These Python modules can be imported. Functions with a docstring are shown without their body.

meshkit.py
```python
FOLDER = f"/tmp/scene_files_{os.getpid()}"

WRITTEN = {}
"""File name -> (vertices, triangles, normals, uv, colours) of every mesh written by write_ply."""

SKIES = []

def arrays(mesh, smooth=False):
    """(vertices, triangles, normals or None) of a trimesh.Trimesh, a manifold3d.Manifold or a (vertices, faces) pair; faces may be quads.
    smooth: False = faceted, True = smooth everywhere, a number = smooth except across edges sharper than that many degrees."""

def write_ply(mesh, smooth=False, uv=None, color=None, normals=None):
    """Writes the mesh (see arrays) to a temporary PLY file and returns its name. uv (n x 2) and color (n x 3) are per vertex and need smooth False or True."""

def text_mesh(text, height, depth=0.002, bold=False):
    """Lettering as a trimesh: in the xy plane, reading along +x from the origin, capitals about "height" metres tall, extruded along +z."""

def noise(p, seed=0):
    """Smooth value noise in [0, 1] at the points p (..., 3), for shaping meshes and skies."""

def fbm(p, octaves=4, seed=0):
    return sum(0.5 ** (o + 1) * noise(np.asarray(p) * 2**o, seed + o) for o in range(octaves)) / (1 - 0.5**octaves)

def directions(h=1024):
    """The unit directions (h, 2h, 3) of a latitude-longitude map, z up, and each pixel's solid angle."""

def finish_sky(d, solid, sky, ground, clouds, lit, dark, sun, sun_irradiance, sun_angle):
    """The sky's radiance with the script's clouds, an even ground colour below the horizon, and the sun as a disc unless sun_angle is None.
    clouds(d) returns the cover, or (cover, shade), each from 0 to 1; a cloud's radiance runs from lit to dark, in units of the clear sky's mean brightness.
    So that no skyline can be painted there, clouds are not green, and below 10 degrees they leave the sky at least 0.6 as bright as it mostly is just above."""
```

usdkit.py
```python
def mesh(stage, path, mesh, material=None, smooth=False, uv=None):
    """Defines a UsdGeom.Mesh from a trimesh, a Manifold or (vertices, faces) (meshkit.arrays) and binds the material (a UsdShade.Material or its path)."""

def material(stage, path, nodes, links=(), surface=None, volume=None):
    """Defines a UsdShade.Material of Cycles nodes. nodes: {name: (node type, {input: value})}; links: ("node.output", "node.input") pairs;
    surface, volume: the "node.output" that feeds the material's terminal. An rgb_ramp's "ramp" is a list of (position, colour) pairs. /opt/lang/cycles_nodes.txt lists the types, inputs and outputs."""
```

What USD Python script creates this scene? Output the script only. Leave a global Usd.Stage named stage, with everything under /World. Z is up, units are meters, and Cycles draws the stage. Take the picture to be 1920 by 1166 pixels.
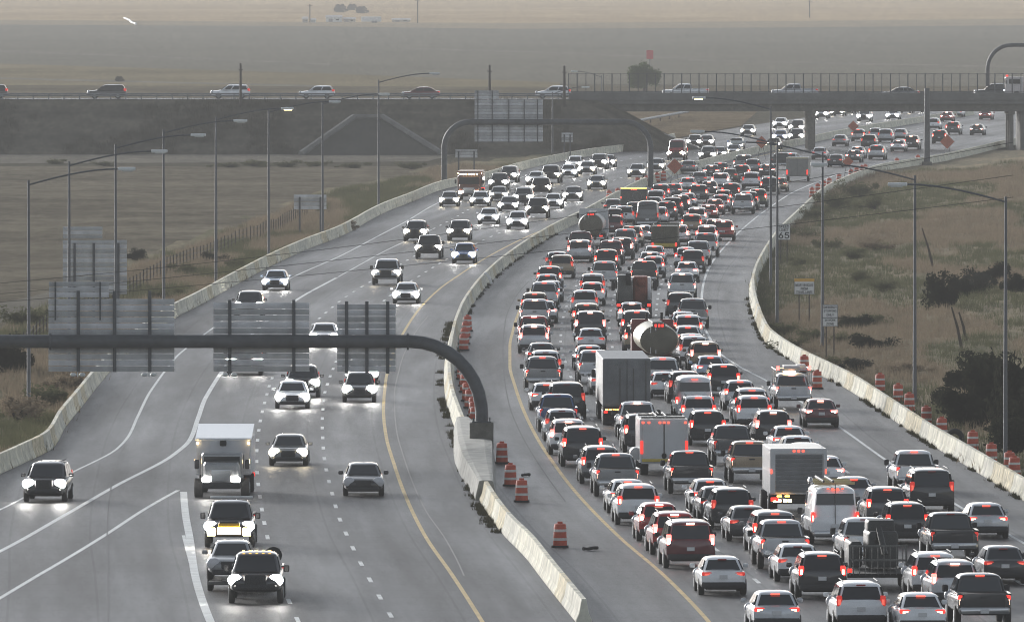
import math, random
import numpy as np
from scipy.interpolate import PchipInterpolator
from pxr import Usd, UsdGeom, UsdLux, UsdShade, Sdf, Gf, Vt
import trimesh, usdkit, meshkit
from shapely.geometry import Polygon

# ------------------------------------------------------------------ camera, sky, sun, exposure
stage = Usd.Stage.CreateInMemory()
UsdGeom.SetStageUpAxis(stage, UsdGeom.Tokens.z)
UsdGeom.SetStageMetersPerUnit(stage, 1.0)
world = UsdGeom.Xform.Define(stage, '/World')
stage.SetDefaultPrim(world.GetPrim())
UsdGeom.Scope.Define(stage, '/World/Looks')
F, CAMH, HORIZON = 22000.0, 25.0, -100.0          # lens in photo pixels, camera height, horizon row of the 1920x1166 photo
PITCH = math.atan((583 - HORIZON) / F)
EXPOSURE = 0.75
cam = UsdGeom.Camera.Define(stage, '/World/camera')
cam.CreateHorizontalApertureAttr(36.0)
cam.CreateVerticalApertureAttr(36.0 * 621 / 1024)
cam.CreateFocalLengthAttr(36.0 * F / 1920)
cam.CreateClippingRangeAttr(Gf.Vec2f(1.0, 30000.0))
cam.CreateExposureAttr(EXPOSURE)
cam.AddTranslateOp().Set(Gf.Vec3d(0, 0, CAMH))
cam.AddRotateXOp().Set(90 - math.degrees(PITCH))

SUN_EL, SUN_AZ = math.radians(13.0), math.radians(-30.0)   # the sun has just risen, ahead and to the left, behind thin cloud
sdir = np.array([math.sin(SUN_AZ) * math.cos(SUN_EL), math.cos(SUN_AZ) * math.cos(SUN_EL), math.sin(SUN_EL)])
sun = UsdLux.DistantLight.Define(stage, '/World/sun')
sun.CreateIntensityAttr(0.4)
sun.CreateAngleAttr(16.0)
sun.CreateNormalizeAttr(True)
sun.CreateColorAttr(Gf.Vec3f(1.0, 0.97, 0.93))
zax = Gf.Vec3d(*map(float, sdir))
sun.AddTransformOp().Set(Gf.Matrix4d().SetRotate(Gf.Rotation(Gf.Vec3d(0, 0, 1), zax)))
sky = UsdLux.DomeLight.Define(stage, '/World/sky')
skym = usdkit.material(stage, '/World/Looks/sky', {
    'sky': ('sky_texture', {'sky_type': 'single_scattering', 'sun_disc': False, 'sun_elevation': SUN_EL, 'sun_rotation': SUN_AZ, 'aerosol_density': 2.0}),
    'bw': ('rgb_to_bw', {}), 'cc': ('combine_color', {}),
    'tint': ('mix', {'mix_type': 'multiply', 'fac': 1.0, 'color2': (0.93, 1.0, 1.11)}),
    'tc': ('texture_coordinate', {}),
    'mp': ('mapping', {'scale': (1.0, 1.0, 4.0)}),
    'n': ('noise_texture', {'scale': 2.2, 'detail': 5}),
    'mr': ('map_range', {'from_min': 0.3, 'from_max': 0.62, 'to_min': 0.55, 'to_max': 0.95, 'clamp': True}),
    'mx': ('mix', {'mix_type': 'mix'}),
    'bg': ('background_shader', {'strength': 0.1})},
    [('sky.color', 'bw.color'), ('bw.val', 'cc.r'), ('bw.val', 'cc.g'), ('bw.val', 'cc.b'), ('cc.color', 'tint.color1'),
     ('tc.generated', 'mp.vector'), ('mp.vector', 'n.vector'), ('n.fac', 'mr.value'), ('mr.result', 'mx.fac'),
     ('sky.color', 'mx.color1'), ('tint.color', 'mx.color2'), ('mx.color', 'bg.color')], surface='bg.background')
UsdShade.MaterialBindingAPI.Apply(sky.GetPrim()).Bind(skym)
sky.GetPrim().SetCustomDataByKey('kind', 'structure')

# ------------------------------------------------------------------ from photo pixels to points of the place
cp, sp = math.cos(PITCH), math.sin(PITCH)
def ray(px, py):
    a, b = (px - 960) / F, (583 - py) / F
    return np.array([a, cp + b * sp, -sp + b * cp])
def ground(px, py, z=0.0):
    d = ray(px, py); t = (z - CAMH) / d[2]
    return np.array([d[0] * t, d[1] * t, z])
def at(px, py, Y):
    d = ray(px, py); t = Y / d[1]
    return np.array([d[0] * t, Y, CAMH + d[2] * t])
def rowY(py): return ground(960, py)[1]
def scale_at(py): return (py - HORIZON) / CAMH
rng = random.Random(11)
nrng = np.random.default_rng(5)

# ------------------------------------------------------------------ small mesh kit
class MB:
    def __init__(s): s.v, s.f, s.n = [], [], 0
    def add(s, v, f):
        v = np.asarray(v, float); f = np.asarray(f, int)
        if f.shape[1] == 4: f = np.vstack([f[:, [0, 1, 2]], f[:, [0, 2, 3]]])
        s.v.append(v); s.f.append(f + s.n); s.n += len(v); return s
    def arr(s): return np.vstack(s.v), np.vstack(s.f)
    def box(s, cx, cy, cz, sx, sy, sz, b=0.0, rz=0.0):
        hx, hy, hz = sx / 2, sy / 2, sz / 2
        if b <= 0:
            v = np.array([[x, y, z] for z in (-hz, hz) for x, y in ((-hx, -hy), (hx, -hy), (hx, hy), (-hx, hy))])
            f = np.array([[0, 3, 2, 1], [4, 5, 6, 7], [0, 1, 5, 4], [1, 2, 6, 5], [2, 3, 7, 6], [3, 0, 4, 7]])
        else:
            b = min(b, hx * .9, hy * .9, hz * .9)
            def oct_(k, z):
                x, y = hx - k, hy - k
                return [[x - b, -y, z], [x, -y + b, z], [x, y - b, z], [x - b, y, z], [-x + b, y, z], [-x, y - b, z], [-x, -y + b, z], [-x + b, -y, z]]
            rings = [oct_(b * .5, -hz), oct_(0, -hz + b), oct_(0, hz - b), oct_(b * .5, hz)]
            v, f = loft(rings)
        if rz:
            c, q = math.cos(rz), math.sin(rz)
            v = np.stack([v[:, 0] * c - v[:, 1] * q, v[:, 0] * q + v[:, 1] * c, v[:, 2]], 1)
        return s.add(v + [cx, cy, cz], f)
    def tube(s, pts, r, n=8, cap=True):
        p = np.asarray(pts, float); t = np.gradient(p, axis=0); t /= np.linalg.norm(t, axis=1, keepdims=True) + 1e-12
        ref = np.where(np.abs(t[:, 2:]) < .9, [0, 0, 1.0], [1.0, 0, 0]) if np.abs(t[:, 2]).max() < .9 or np.abs(t[:, 2]).min() > .9 else np.tile([0, 1.0, 0], (len(p), 1))
        a = np.cross(t, ref); a /= np.linalg.norm(a, axis=1, keepdims=True) + 1e-12; b = np.cross(t, a)
        ang = np.arange(n) * 2 * math.pi / n; rr = np.broadcast_to(r, (len(p),))
        rings = p[:, None] + rr[:, None, None] * (np.cos(ang)[None, :, None] * a[:, None] + np.sin(ang)[None, :, None] * b[:, None])
        v, f = loft(rings, cap); return s.add(v, f)
    def cyl(s, p0, p1, r, n=12): return s.tube([p0, p1], r, n)
    def ell(s, c, rad, n=10, m=6):
        rings = []
        for i in range(1, m):
            th = math.pi * i / m
            rings.append([[c[0] + rad[0] * math.sin(th) * math.cos(a), c[1] + rad[1] * math.sin(th) * math.sin(a), c[2] - rad[2] * math.cos(th)] for a in np.arange(n) * 2 * math.pi / n])
        v, f = loft(rings); return s.add(v, f)
def loft(rings, cap=True):
    r = np.asarray(rings, float); k, n, _ = r.shape; v = r.reshape(-1, 3); f = []
    i, j = np.meshgrid(np.arange(k - 1), np.arange(n), indexing='ij'); j2 = (j + 1) % n
    q = np.stack([i * n + j, i * n + j2, (i + 1) * n + j2, (i + 1) * n + j], -1).reshape(-1, 4)
    tri = np.vstack([q[:, [0, 1, 2]], q[:, [0, 2, 3]]])
    if cap:
        c0, c1 = len(v), len(v) + 1
        v = np.vstack([v, r[0].mean(0), r[-1].mean(0)])
        jj = np.arange(n)
        tri = np.vstack([tri, np.stack([np.full(n, c0), (jj + 1) % n, jj], 1), np.stack([np.full(n, c1), (k - 1) * n + jj, (k - 1) * n + (jj + 1) % n], 1)])
    return v, tri
def outward(v, f):
    m = np.einsum('ij,ij->', v[f[:, 0]], np.cross(v[f[:, 1]], v[f[:, 2]]))
    return f if m >= 0 else f[:, ::-1]

# ------------------------------------------------------------------ prims, names and labels
names = {}
def numbered(parent, name):
    k = (parent, name); n = names.get(k, 0); names[k] = n + 1
    return name if n == 0 else f'{name}_{n:03d}'
def path_of(parent): return '/World' if parent is None else (str(parent) if isinstance(parent, str) else str(parent.GetPath()))
def put(name, mb, mat, parent=None, smooth=False, uv=None):
    v, f = mb.arr() if isinstance(mb, MB) else mb
    pp = path_of(parent)
    m = usdkit.mesh(stage, pp + '/' + numbered(pp, name), (v, outward(v - v.mean(0), f) if uv is None else f), mat, smooth=smooth, uv=uv)
    return m.GetPrim()
def tag(p, label=None, cat=None, group=None, kind=None):
    for k, x in (('label', label), ('category', cat), ('group', group), ('kind', kind)):
        if x: p.SetCustomDataByKey(k, x)
    return p
def thing(name, loc=(0, 0, 0), rz=0.0, label=None, cat=None, group=None, scale=None):
    x = UsdGeom.Xform.Define(stage, '/World/' + numbered('/World', name))
    x.AddTranslateOp().Set(Gf.Vec3d(*map(float, loc))); x.AddRotateZOp().Set(math.degrees(rz))
    if scale is not None: x.AddScaleOp().Set(Gf.Vec3f(*map(float, scale)))
    return tag(x.GetPrim(), label, cat, group)
protos = {}
def copy_or_build(key, name, build, loc, rz=0.0, label=None, cat=None, group=None, scale=None):
    t = thing(name, loc, rz, label, cat, group, scale)
    if key in protos:
        t.GetReferences().AddInternalReference(protos[key]); t.SetInstanceable(True)
    else:
        protos[key] = t.GetPath(); build(t)
    return t

# ------------------------------------------------------------------ materials
mats = {}
def mat(name, col, rough=.6, metal=0.0, coat=0.0, var=.0, vscale=3.0, emit=None, es=0.0, spec=.5, bump=0.0, coord='object'):
    if name in mats: return mats[name]
    n = {'p': ('principled_bsdf', {'base_color': col, 'roughness': rough, 'metallic': metal, 'coat_weight': coat, 'specular_ior_level': spec})}
    l = []
    if emit is not None: n['p'][1].update(emission_color=emit, emission_strength=es)
    if var:
        n['tc'] = ('texture_coordinate', {}) if coord == 'object' else ('geometry', {})
        n['n'] = ('noise_texture', {'scale': vscale, 'detail': 5, 'roughness': .6})
        c = np.array(col)
        n['r'] = ('rgb_ramp', {'ramp': [(.3, tuple(c * (1 - var))), (.52, tuple(c)), (.72, tuple(np.minimum(c * (1 + var), .95)))]})
        l += [('tc.' + ('object' if coord == 'object' else 'position'), 'n.vector'), ('n.fac', 'r.fac'), ('r.color', 'p.base_color')]
        if bump:
            n['b'] = ('bump', {'strength': bump, 'distance': .05}); l += [('n.fac', 'b.height'), ('b.normal', 'p.normal')]
    mats[name] = usdkit.material(stage, '/World/Looks/' + name, n, l, surface='p.BSDF')
    return mats[name]
def ground_mat(name, c1, c2, c3, sx=.05, sy=.02, fine=1.2, rough=.95):
    """Three soil and grass tones mixed by stretched noise at two scales, from world position."""
    if name in mats: return mats[name]
    n = {'g': ('geometry', {}), 'm': ('mapping', {'scale': (sx, sy, .1)}), 'm2': ('mapping', {'scale': (fine, fine * .25, fine)}),
         'a': ('noise_texture', {'scale': 1.0, 'detail': 6, 'roughness': .62}), 'b': ('noise_texture', {'scale': 1.0, 'detail': 4, 'roughness': .7}),
         's': ('math', {'math_type': 'multiply_add', 'value2': .55}), 's0': ('math', {'math_type': 'multiply', 'value2': .45}),
         'r': ('rgb_ramp', {'ramp': [(.36, c1), (.5, c2), (.62, c3)]}),
         'p': ('principled_bsdf', {'roughness': rough, 'specular_ior_level': 0.0})}
    l = [('g.position', 'm.vector'), ('g.position', 'm2.vector'), ('m.vector', 'a.vector'), ('m2.vector', 'b.vector'),
         ('b.fac', 's0.value1'), ('a.fac', 's.value1'), ('s0.value', 's.value3'), ('s.value', 'r.fac'), ('r.color', 'p.base_color')]
    mats[name] = usdkit.material(stage, '/World/Looks/' + name, n, l, surface='p.BSDF'); return mats[name]
def road_mat(name, col, lane=3.4, joint=4.6, rough=.52, off=0.0, spec=.2):
    """Old concrete and asphalt: u across and v along the road in metres; wheel paths, patches, joints."""
    c = np.array(col)
    n = {'uv': ('texture_coordinate', {}), 'sep': ('separate_xyz', {}),
         'm1': ('mapping', {'scale': (1.3, .008, 1)}), 'n1': ('noise_texture', {'scale': 1.0, 'detail': 4}),
         'm2': ('mapping', {'scale': (.25, .012, 1)}), 'n2': ('noise_texture', {'scale': 1.0, 'detail': 5, 'roughness': .65}),
         'g': ('geometry', {}), 'n3': ('noise_texture', {'scale': 2.5, 'detail': 4, 'roughness': .75}),
         'ju': ('math', {'math_type': 'multiply_add', 'value2': 1 / lane, 'value3': off}), 'fu': ('math', {'math_type': 'fraction'}), 'lu': ('math', {'math_type': 'less_than', 'value2': .03}),
         'jv': ('math', {'math_type': 'multiply', 'value2': 1 / joint}), 'fv': ('math', {'math_type': 'fraction'}), 'lv': ('math', {'math_type': 'less_than', 'value2': .04}),
         'ws': ('math', {'math_type': 'multiply_add', 'value2': 4 * math.pi, 'value3': 0.0}), 'wc': ('math', {'math_type': 'cosine'}),
         'mx': ('math', {'math_type': 'maximum'}), 'jm': ('math', {'math_type': 'multiply', 'value2': .26}),
         'a1': ('math', {'math_type': 'multiply_add', 'value2': .62}), 'a2': ('math', {'math_type': 'multiply_add', 'value2': .52}), 'a3': ('math', {'math_type': 'multiply_add', 'value2': .22}), 'a4': ('math', {'math_type': 'multiply_add', 'value2': .075, 'value3': -.18}),
         'sub': ('math', {'math_type': 'subtract'}),
         'm5': ('mapping', {'scale': (.55, .06, 1)}), 'n5': ('noise_texture', {'scale': 1.0, 'detail': 7, 'roughness': .72}), 'c1': ('math', {'math_type': 'subtract', 'value2': .5}), 'c2': ('math', {'math_type': 'absolute'}), 'c3': ('math', {'math_type': 'less_than', 'value2': .007}), 'c4': ('math', {'math_type': 'multiply_add', 'value2': .2}),
         'r': ('rgb_ramp', {'ramp': [(.25, tuple(c * .62)), (.5, tuple(c)), (.75, tuple(c * 1.38))]}),
         'rr': ('map_range', {'from_min': .3, 'from_max': .7, 'to_min': rough + .14, 'to_max': rough - .1, 'clamp': True}),
         'p': ('principled_bsdf', {'specular_ior_level': spec}), 'b': ('bump', {'strength': .25, 'distance': .02})}
    l = [('uv.UV', 'sep.vector'), ('uv.UV', 'm1.vector'), ('m1.vector', 'n1.vector'), ('uv.UV', 'm2.vector'), ('m2.vector', 'n2.vector'), ('g.position', 'n3.vector'),
         ('sep.x', 'ju.value1'), ('ju.value', 'fu.value1'), ('fu.value', 'lu.value1'), ('sep.y', 'jv.value1'), ('jv.value', 'fv.value1'), ('fv.value', 'lv.value1'),
         ('lu.value', 'mx.value1'), ('lv.value', 'mx.value2'), ('mx.value', 'jm.value1'),
         ('fu.value', 'ws.value1'), ('ws.value', 'wc.value1'), ('wc.value', 'a4.value1'), ('n3.fac', 'a3.value1'), ('a4.value', 'a3.value3'),
         ('n2.fac', 'a2.value1'), ('a3.value', 'a2.value3'), ('n1.fac', 'a1.value1'), ('a2.value', 'a1.value3'),
         ('uv.UV', 'm5.vector'), ('m5.vector', 'n5.vector'), ('n5.fac', 'c1.value1'), ('c1.value', 'c2.value1'), ('c2.value', 'c3.value1'), ('c3.value', 'c4.value1'), ('jm.value', 'c4.value3'),
         ('a1.value', 'sub.value1'), ('c4.value', 'sub.value2'), ('sub.value', 'r.fac'), ('r.color', 'p.base_color'), ('n2.fac', 'rr.value'), ('rr.result', 'p.roughness'), ('n3.fac', 'b.height'), ('b.normal', 'p.normal')]
    mats[name] = usdkit.material(stage, '/World/Looks/' + name, n, l, surface='p.BSDF'); return mats[name]

ASPH_L = road_mat('oncoming_pavement', (.066, .067, .068), off=.2, spec=.17)
ASPH_R = road_mat('queue_pavement', (.105, .105, .104))
CONC = mat('barrier_concrete', (.62, .59, .47), .85, var=.35, vscale=1.1, bump=.3, coord='world')
CONC2 = mat('barrier_concrete_grey', (.54, .52, .43), .85, var=.4, vscale=.8, bump=.3, coord='world')
CONC3 = mat('barrier_concrete_stained', (.56, .49, .33), .88, var=.5, vscale=1.7, bump=.3, coord='world')
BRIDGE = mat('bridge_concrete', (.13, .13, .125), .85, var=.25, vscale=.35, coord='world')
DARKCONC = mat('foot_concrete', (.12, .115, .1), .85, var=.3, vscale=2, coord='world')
STEEL = mat('galvanised_steel', (.23, .24, .25), .5, .6, var=.2, vscale=2.5)
DSTEEL = mat('weathered_steel', (.085, .09, .097), .55, .4, var=.25, vscale=1.5, coord='world')
POLE = mat('lamp_pole_steel', (.12, .125, .135), .55, .5, var=.15, vscale=.6)
WOOD = mat('utility_pole_wood', (.06, .05, .042), .9, var=.3, vscale=2)
ALU = [mat('sign_aluminium' + s, c, .5, .35, var=.18, vscale=1.3, coord='world') for s, c in (('', (.46, .465, .475)), ('_dull', (.38, .385, .39)), ('_pale', (.55, .555, .575)))]
LAMPGREY = mat('lamp_housing', (.6, .62, .62), .4)
LAMPLIT = mat('lamp_lit', (.9, .85, .5), .4, emit=(1, .82, .4), es=3.2)
WHITEP = mat('white_road_paint', (.62, .64, .63), .6, var=.25, vscale=1.2, coord='world')
YELLOWP = mat('yellow_road_paint', (.52, .37, .12), .6, var=.3, vscale=1.0, coord='world')
SEAL = mat('joint_sealant', (.02, .02, .02), .6)
ORANGE = mat('drum_orange', (.48, .08, .04), .5, var=.2, vscale=4)
BANDW = mat('drum_white_band', (.62, .58, .55), .4)
RUBBER = mat('black_rubber', (.018, .018, .019), .8)
SIGNO = mat('orange_sign', (.34, .085, .04), .5)
SIGNW = mat('white_sign', (.66, .66, .65), .5)
SIGNY = mat('amber_sign', (.62, .36, .08), .5)
LETTER = mat('sign_black', (.02, .02, .025), .6)
SIGNR = mat('red_sign', (.5, .05, .05), .5)

# ------------------------------------------------------------------ the lines of the road, read off the photograph and laid on the ground
def guide(pts):
    w = np.array([ground(x, y) for x, y in pts]); w = w[np.argsort(w[:, 1])]
    p = PchipInterpolator(w[:, 1], w[:, 0]); lo, hi = w[0, 1], w[-1, 1]
    slo = (w[1, 0] - w[0, 0]) / (w[1, 1] - w[0, 1]); shi = (w[-1, 0] - w[-2, 0]) / (w[-1, 1] - w[-2, 1])
    def g(Y):
        Y = np.asarray(Y, float)
        return np.where(Y < lo, w[0, 0] + (Y - lo) * slo, np.where(Y > hi, w[-1, 0] + (Y - hi) * shi, p(np.clip(Y, lo, hi))))
    return g
BL = guide([(-60, 925), (0, 889), (45, 868), (101, 838), (125, 798), (153, 763), (206, 698), (262, 645), (327, 597), (377, 571), (446, 532), (514, 496), (583, 465), (640, 443), (719, 400), (777, 377), (832, 355), (903, 341), (980, 319), (1052, 303), (1114, 292), (1160, 286), (1203, 280), (1254, 266), (1320, 251), (1400, 237), (1500, 222), (1600, 212), (1700, 203)])
MED = guide([(1095, 1166), (1030, 1085), (999, 1045), (955, 1000), (925, 960), (903, 920), (893, 890), (884, 860), (872, 825), (858, 788), (846, 750), (842, 709), (844, 674), (850, 640), (864, 597), (890, 555), (926, 516), (966, 484), (1031, 442), (1098, 408), (1150, 379), (1200, 353), (1260, 330), (1330, 310), (1420, 288), (1500, 272), (1570, 257), (1640, 244), (1720, 231), (1800, 219), (1900, 207)])
BR = guide([(1985, 980), (1920, 939), (1820, 878), (1733, 826), (1657, 775), (1589, 730), (1482, 675), (1451, 655), (1431, 637), (1412, 592), (1404, 547), (1408, 525), (1431, 479), (1451, 451), (1499, 403), (1541, 366), (1606, 336), (1643, 323), (1760, 303), (1897, 272), (2050, 245), (2200, 225), (2400, 205)])
EA_ = guide([(-90, 988), (0, 955), (42, 934), (132, 887), (223, 838), (237, 823), (258, 781), (285, 729), (326, 674), (363, 642), (398, 616), (470, 563), (542, 523), (640, 479), (720, 437), (805, 394)])
EB_ = guide([(-115, 1083), (0, 1033), (115, 969), (216, 911), (327, 851), (355, 826), (371, 785), (387, 743), (415, 698), (470, 630), (552, 565), (638, 517), (715, 474)])
YL_ = guide([(905, 1166), (849, 1079), (797, 1004), (758, 924), (737, 864), (725, 823), (719, 767), (721, 735), (726, 700), (736, 665), (757, 623), (784, 582), (825, 541), (859, 517), (914, 482), (1017, 431)])
YR_ = guide([(1330, 1166), (1246, 1079), (1162, 1007), (1075, 917), (1040, 871), (1006, 819), (978, 760), (966, 725), (956, 685), (956, 650), (962, 619), (975, 580), (995, 545), (1022, 514), (1062, 483), (1110, 445), (1150, 415)])
WR_ = guide([(1980, 1052), (1920, 1018), (1792, 945), (1677, 873), (1569, 797), (1438, 714), (1383, 685), (1342, 654), (1323, 619), (1316, 571), (1318, 537), (1331, 499), (1373, 448), (1410, 414)])
def blend(a, b, y0, y1):
    Y0, Y1 = rowY(y0), rowY(y1)
    def g(Y):
        Y = np.asarray(Y, float); t = np.clip((Y - Y0) / (Y1 - Y0), 0, 1); t = t * t * (3 - 2 * t)
        return a(Y) * (1 - t) + b(Y) * t
    return g
EA = blend(EA_, lambda Y: BL(Y) + 2.6, 425, 360)
YL = blend(YL_, lambda Y: MED(Y) - 1.4, 450, 390)
YR = blend(YR_, lambda Y: MED(Y) + 1.7, 430, 350)
WR = blend(WR_, lambda Y: BR(Y) - 3.4, 420, 370)
EB = blend(EB_, lambda Y: EA(Y) + .27 * (YL(Y) - EA(Y)), 480, 430)
D1 = blend(guide([(560, 1166), (518, 1065), (499, 996), (488, 935), (483, 895), (481, 854), (484, 816), (489, 785), (498, 748), (512, 706), (540, 655)]), lambda Y: EB(Y) + (YL(Y) - EB(Y)) * .345, 700, 600)
D2 = blend(guide([(740, 1166), (690, 1080), (671, 1045), (648, 998), (636, 970), (621, 918), (609, 865), (605, 820), (605, 774), (611, 729), (626, 688), (650, 645)]), lambda Y: EB(Y) + (YL(Y) - EB(Y)) * .675, 690, 600)
def right_lane(k):
    def g(Y):
        w = np.minimum((WR(Y) - YR(Y)) / 4, 3.42)
        return YR(Y) + k * w
    return g
def slope(g, Y): return float(g(Y + 2) - g(Y - 2)) / 4
def heading(X, Y):
    gs = [BL, EA, EB, YL, MED, YR, WR, BR]
    xs = np.array([float(g(Y)) for g in gs]); ss = np.array([slope(g, Y) for g in gs]); o = np.argsort(xs)
    return float(np.interp(X, xs[o], ss[o]))

YS = np.concatenate([np.arange(360, 1100, 4.0), np.arange(1100, 2300, 10.0)])
def sheet(ga, gb, z, ys=YS, n=8, uvref=None):
    xa, xb = ga(ys), gb(ys); t = np.linspace(0, 1, n + 1)
    X = xa[:, None] * (1 - t) + xb[:, None] * t
    V = np.stack([X, np.repeat(ys[:, None], n + 1, 1), np.full_like(X, z)], -1).reshape(-1, 3)
    i, j = np.meshgrid(np.arange(len(ys) - 1), np.arange(n), indexing='ij'); a = i * (n + 1) + j
    q = np.stack([a, a + 1, a + n + 2, a + n + 1], -1).reshape(-1, 4)
    f = np.vstack([q[:, [0, 1, 2]], q[:, [0, 2, 3]]])
    uv = np.stack([(X - uvref(ys)[:, None]).ravel(), V[:, 1]], 1) if uvref is not None else None
    return (V, f), uv
def line(g, half, z, y0, y1, step=4.0):
    ys = np.arange(rowY(y0), rowY(y1) + .01, step)
    return sheet(lambda Y: g(Y) - half, lambda Y: g(Y) + half, z, ys, 1)[0]

# ------------------------------------------------------------------ the ground, fields and roads
def flat(name, poly, z, m, label=None):
    v2, f = trimesh.creation.triangulate_polygon(Polygon([tuple(map(float, q)) for q in poly]).buffer(0), engine='earcut')
    V = np.column_stack([v2, np.full(len(v2), z)]); f = np.array(f)
    up = np.cross(V[f[:, 1]] - V[f[:, 0]], V[f[:, 2]] - V[f[:, 0]])[:, 2] < 0; f[up] = f[up][:, ::-1]
    return tag(put(name, (V, f), m, uv=np.zeros((len(V), 2))), label, None, None, 'structure')
def pxpoly(pts): return [ground(x, y)[:2] for x, y in pts]
SOIL = ground_mat('bare_soil', (.09, .084, .066), (.115, .106, .083), (.145, .132, .102), .02, .006, .3)
FIELD = ground_mat('stubble_field', (.105, .092, .07), (.165, .146, .112), (.23, .202, .152), .03, .03, .5)
VERGE = ground_mat('verge_soil', (.13, .135, .085), (.21, .19, .13), (.29, .25, .175), .12, .035, .9)
SLOPE = ground_mat('dry_slope', (.16, .155, .11), (.25, .22, .16), (.33, .27, .19), .1, .03, .8)
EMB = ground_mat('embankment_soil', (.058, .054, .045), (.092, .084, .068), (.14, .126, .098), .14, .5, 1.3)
DIRT = ground_mat('dirt_track', (.15, .14, .12), (.2, .185, .155), (.25, .23, .19), .1, .03, .5)
TAN = ground_mat('tan_field', (.16, .135, .085), (.205, .172, .108), (.245, .207, .135), .006, .01, .06)
BEIGE = ground_mat('beige_field', (.165, .154, .124), (.182, .17, .137), (.198, .185, .148), .006, .004, .05)
GOLD = ground_mat('golden_field', (.32, .24, .145), (.39, .29, .175), (.45, .338, .205), .004, .004, .04)
BROWN = ground_mat('brown_strip', (.085, .074, .052), (.125, .107, .073), (.17, .145, .1), .03, .02, .1)
BANKM = ground_mat('bank_soil', (.12, .095, .062), (.17, .135, .09), (.22, .175, .12), .1, .03, .3)
flat('ground', [(-4400, -300), (4400, -300), (4400, 8900), (-4400, 8900)], -.35, SOIL)
flat('stubble_field', [(-300, 400), (-14, 400), (-14, 900), (-10, 1100), (2, 1352), (-300, 1352)], -.33, FIELD)
flat('dirt_track', pxpoly([(-300, 660), (-300, 610), (0, 560), (60, 548), (160, 518), (250, 486), (330, 462), (300, 480), (240, 512), (120, 556), (0, 596)]), -.31, DIRT)
flat('dirt_strip', pxpoly([(-800, 304), (-800, 284), (860, 284), (800, 298), (560, 300)]), -.31, DIRT)
flat('brown_strip', pxpoly([(-1500, 190), (-1500, 150), (0, 150), (900, 158), (3200, 158), (3200, 190)]), -.33, BROWN)
flat('tan_field', pxpoly([(-1500, 152), (-1500, 112), (0, 117), (600, 135), (1050, 152), (1050, 160), (300, 158)]), -.32, TAN)
flat('tan_bank', pxpoly([(1100, 262), (1140, 206), (1420, 206), (1390, 232), (1320, 244), (1250, 259), (1200, 272)]), -.3, BANKM)
flat('beige_field', pxpoly([(-1500, 114), (-1500, 40), (0, 38), (620, 42), (960, 44), (1500, 40), (3200, 22), (3200, 160), (1500, 158), (1050, 154), (600, 137), (0, 119)]), -.33, BEIGE)
flat('golden_field_edge', pxpoly([(-1500, 46), (-1500, 38), (0, 36), (600, 40), (960, 42), (1500, 38), (3200, 22), (3200, 34), (1500, 50), (960, 53), (600, 48), (0, 45)]), -.315, ground_mat('field_edge', (.24, .2, .14), (.275, .23, .158), (.31, .26, .18), .01, .03, .1))
flat('golden_field', pxpoly([(-1500, 39), (-1500, -8), (3200, -8), (3200, 23), (1500, 39), (960, 43), (600, 41), (0, 37)]), -.32, GOLD)
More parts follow.
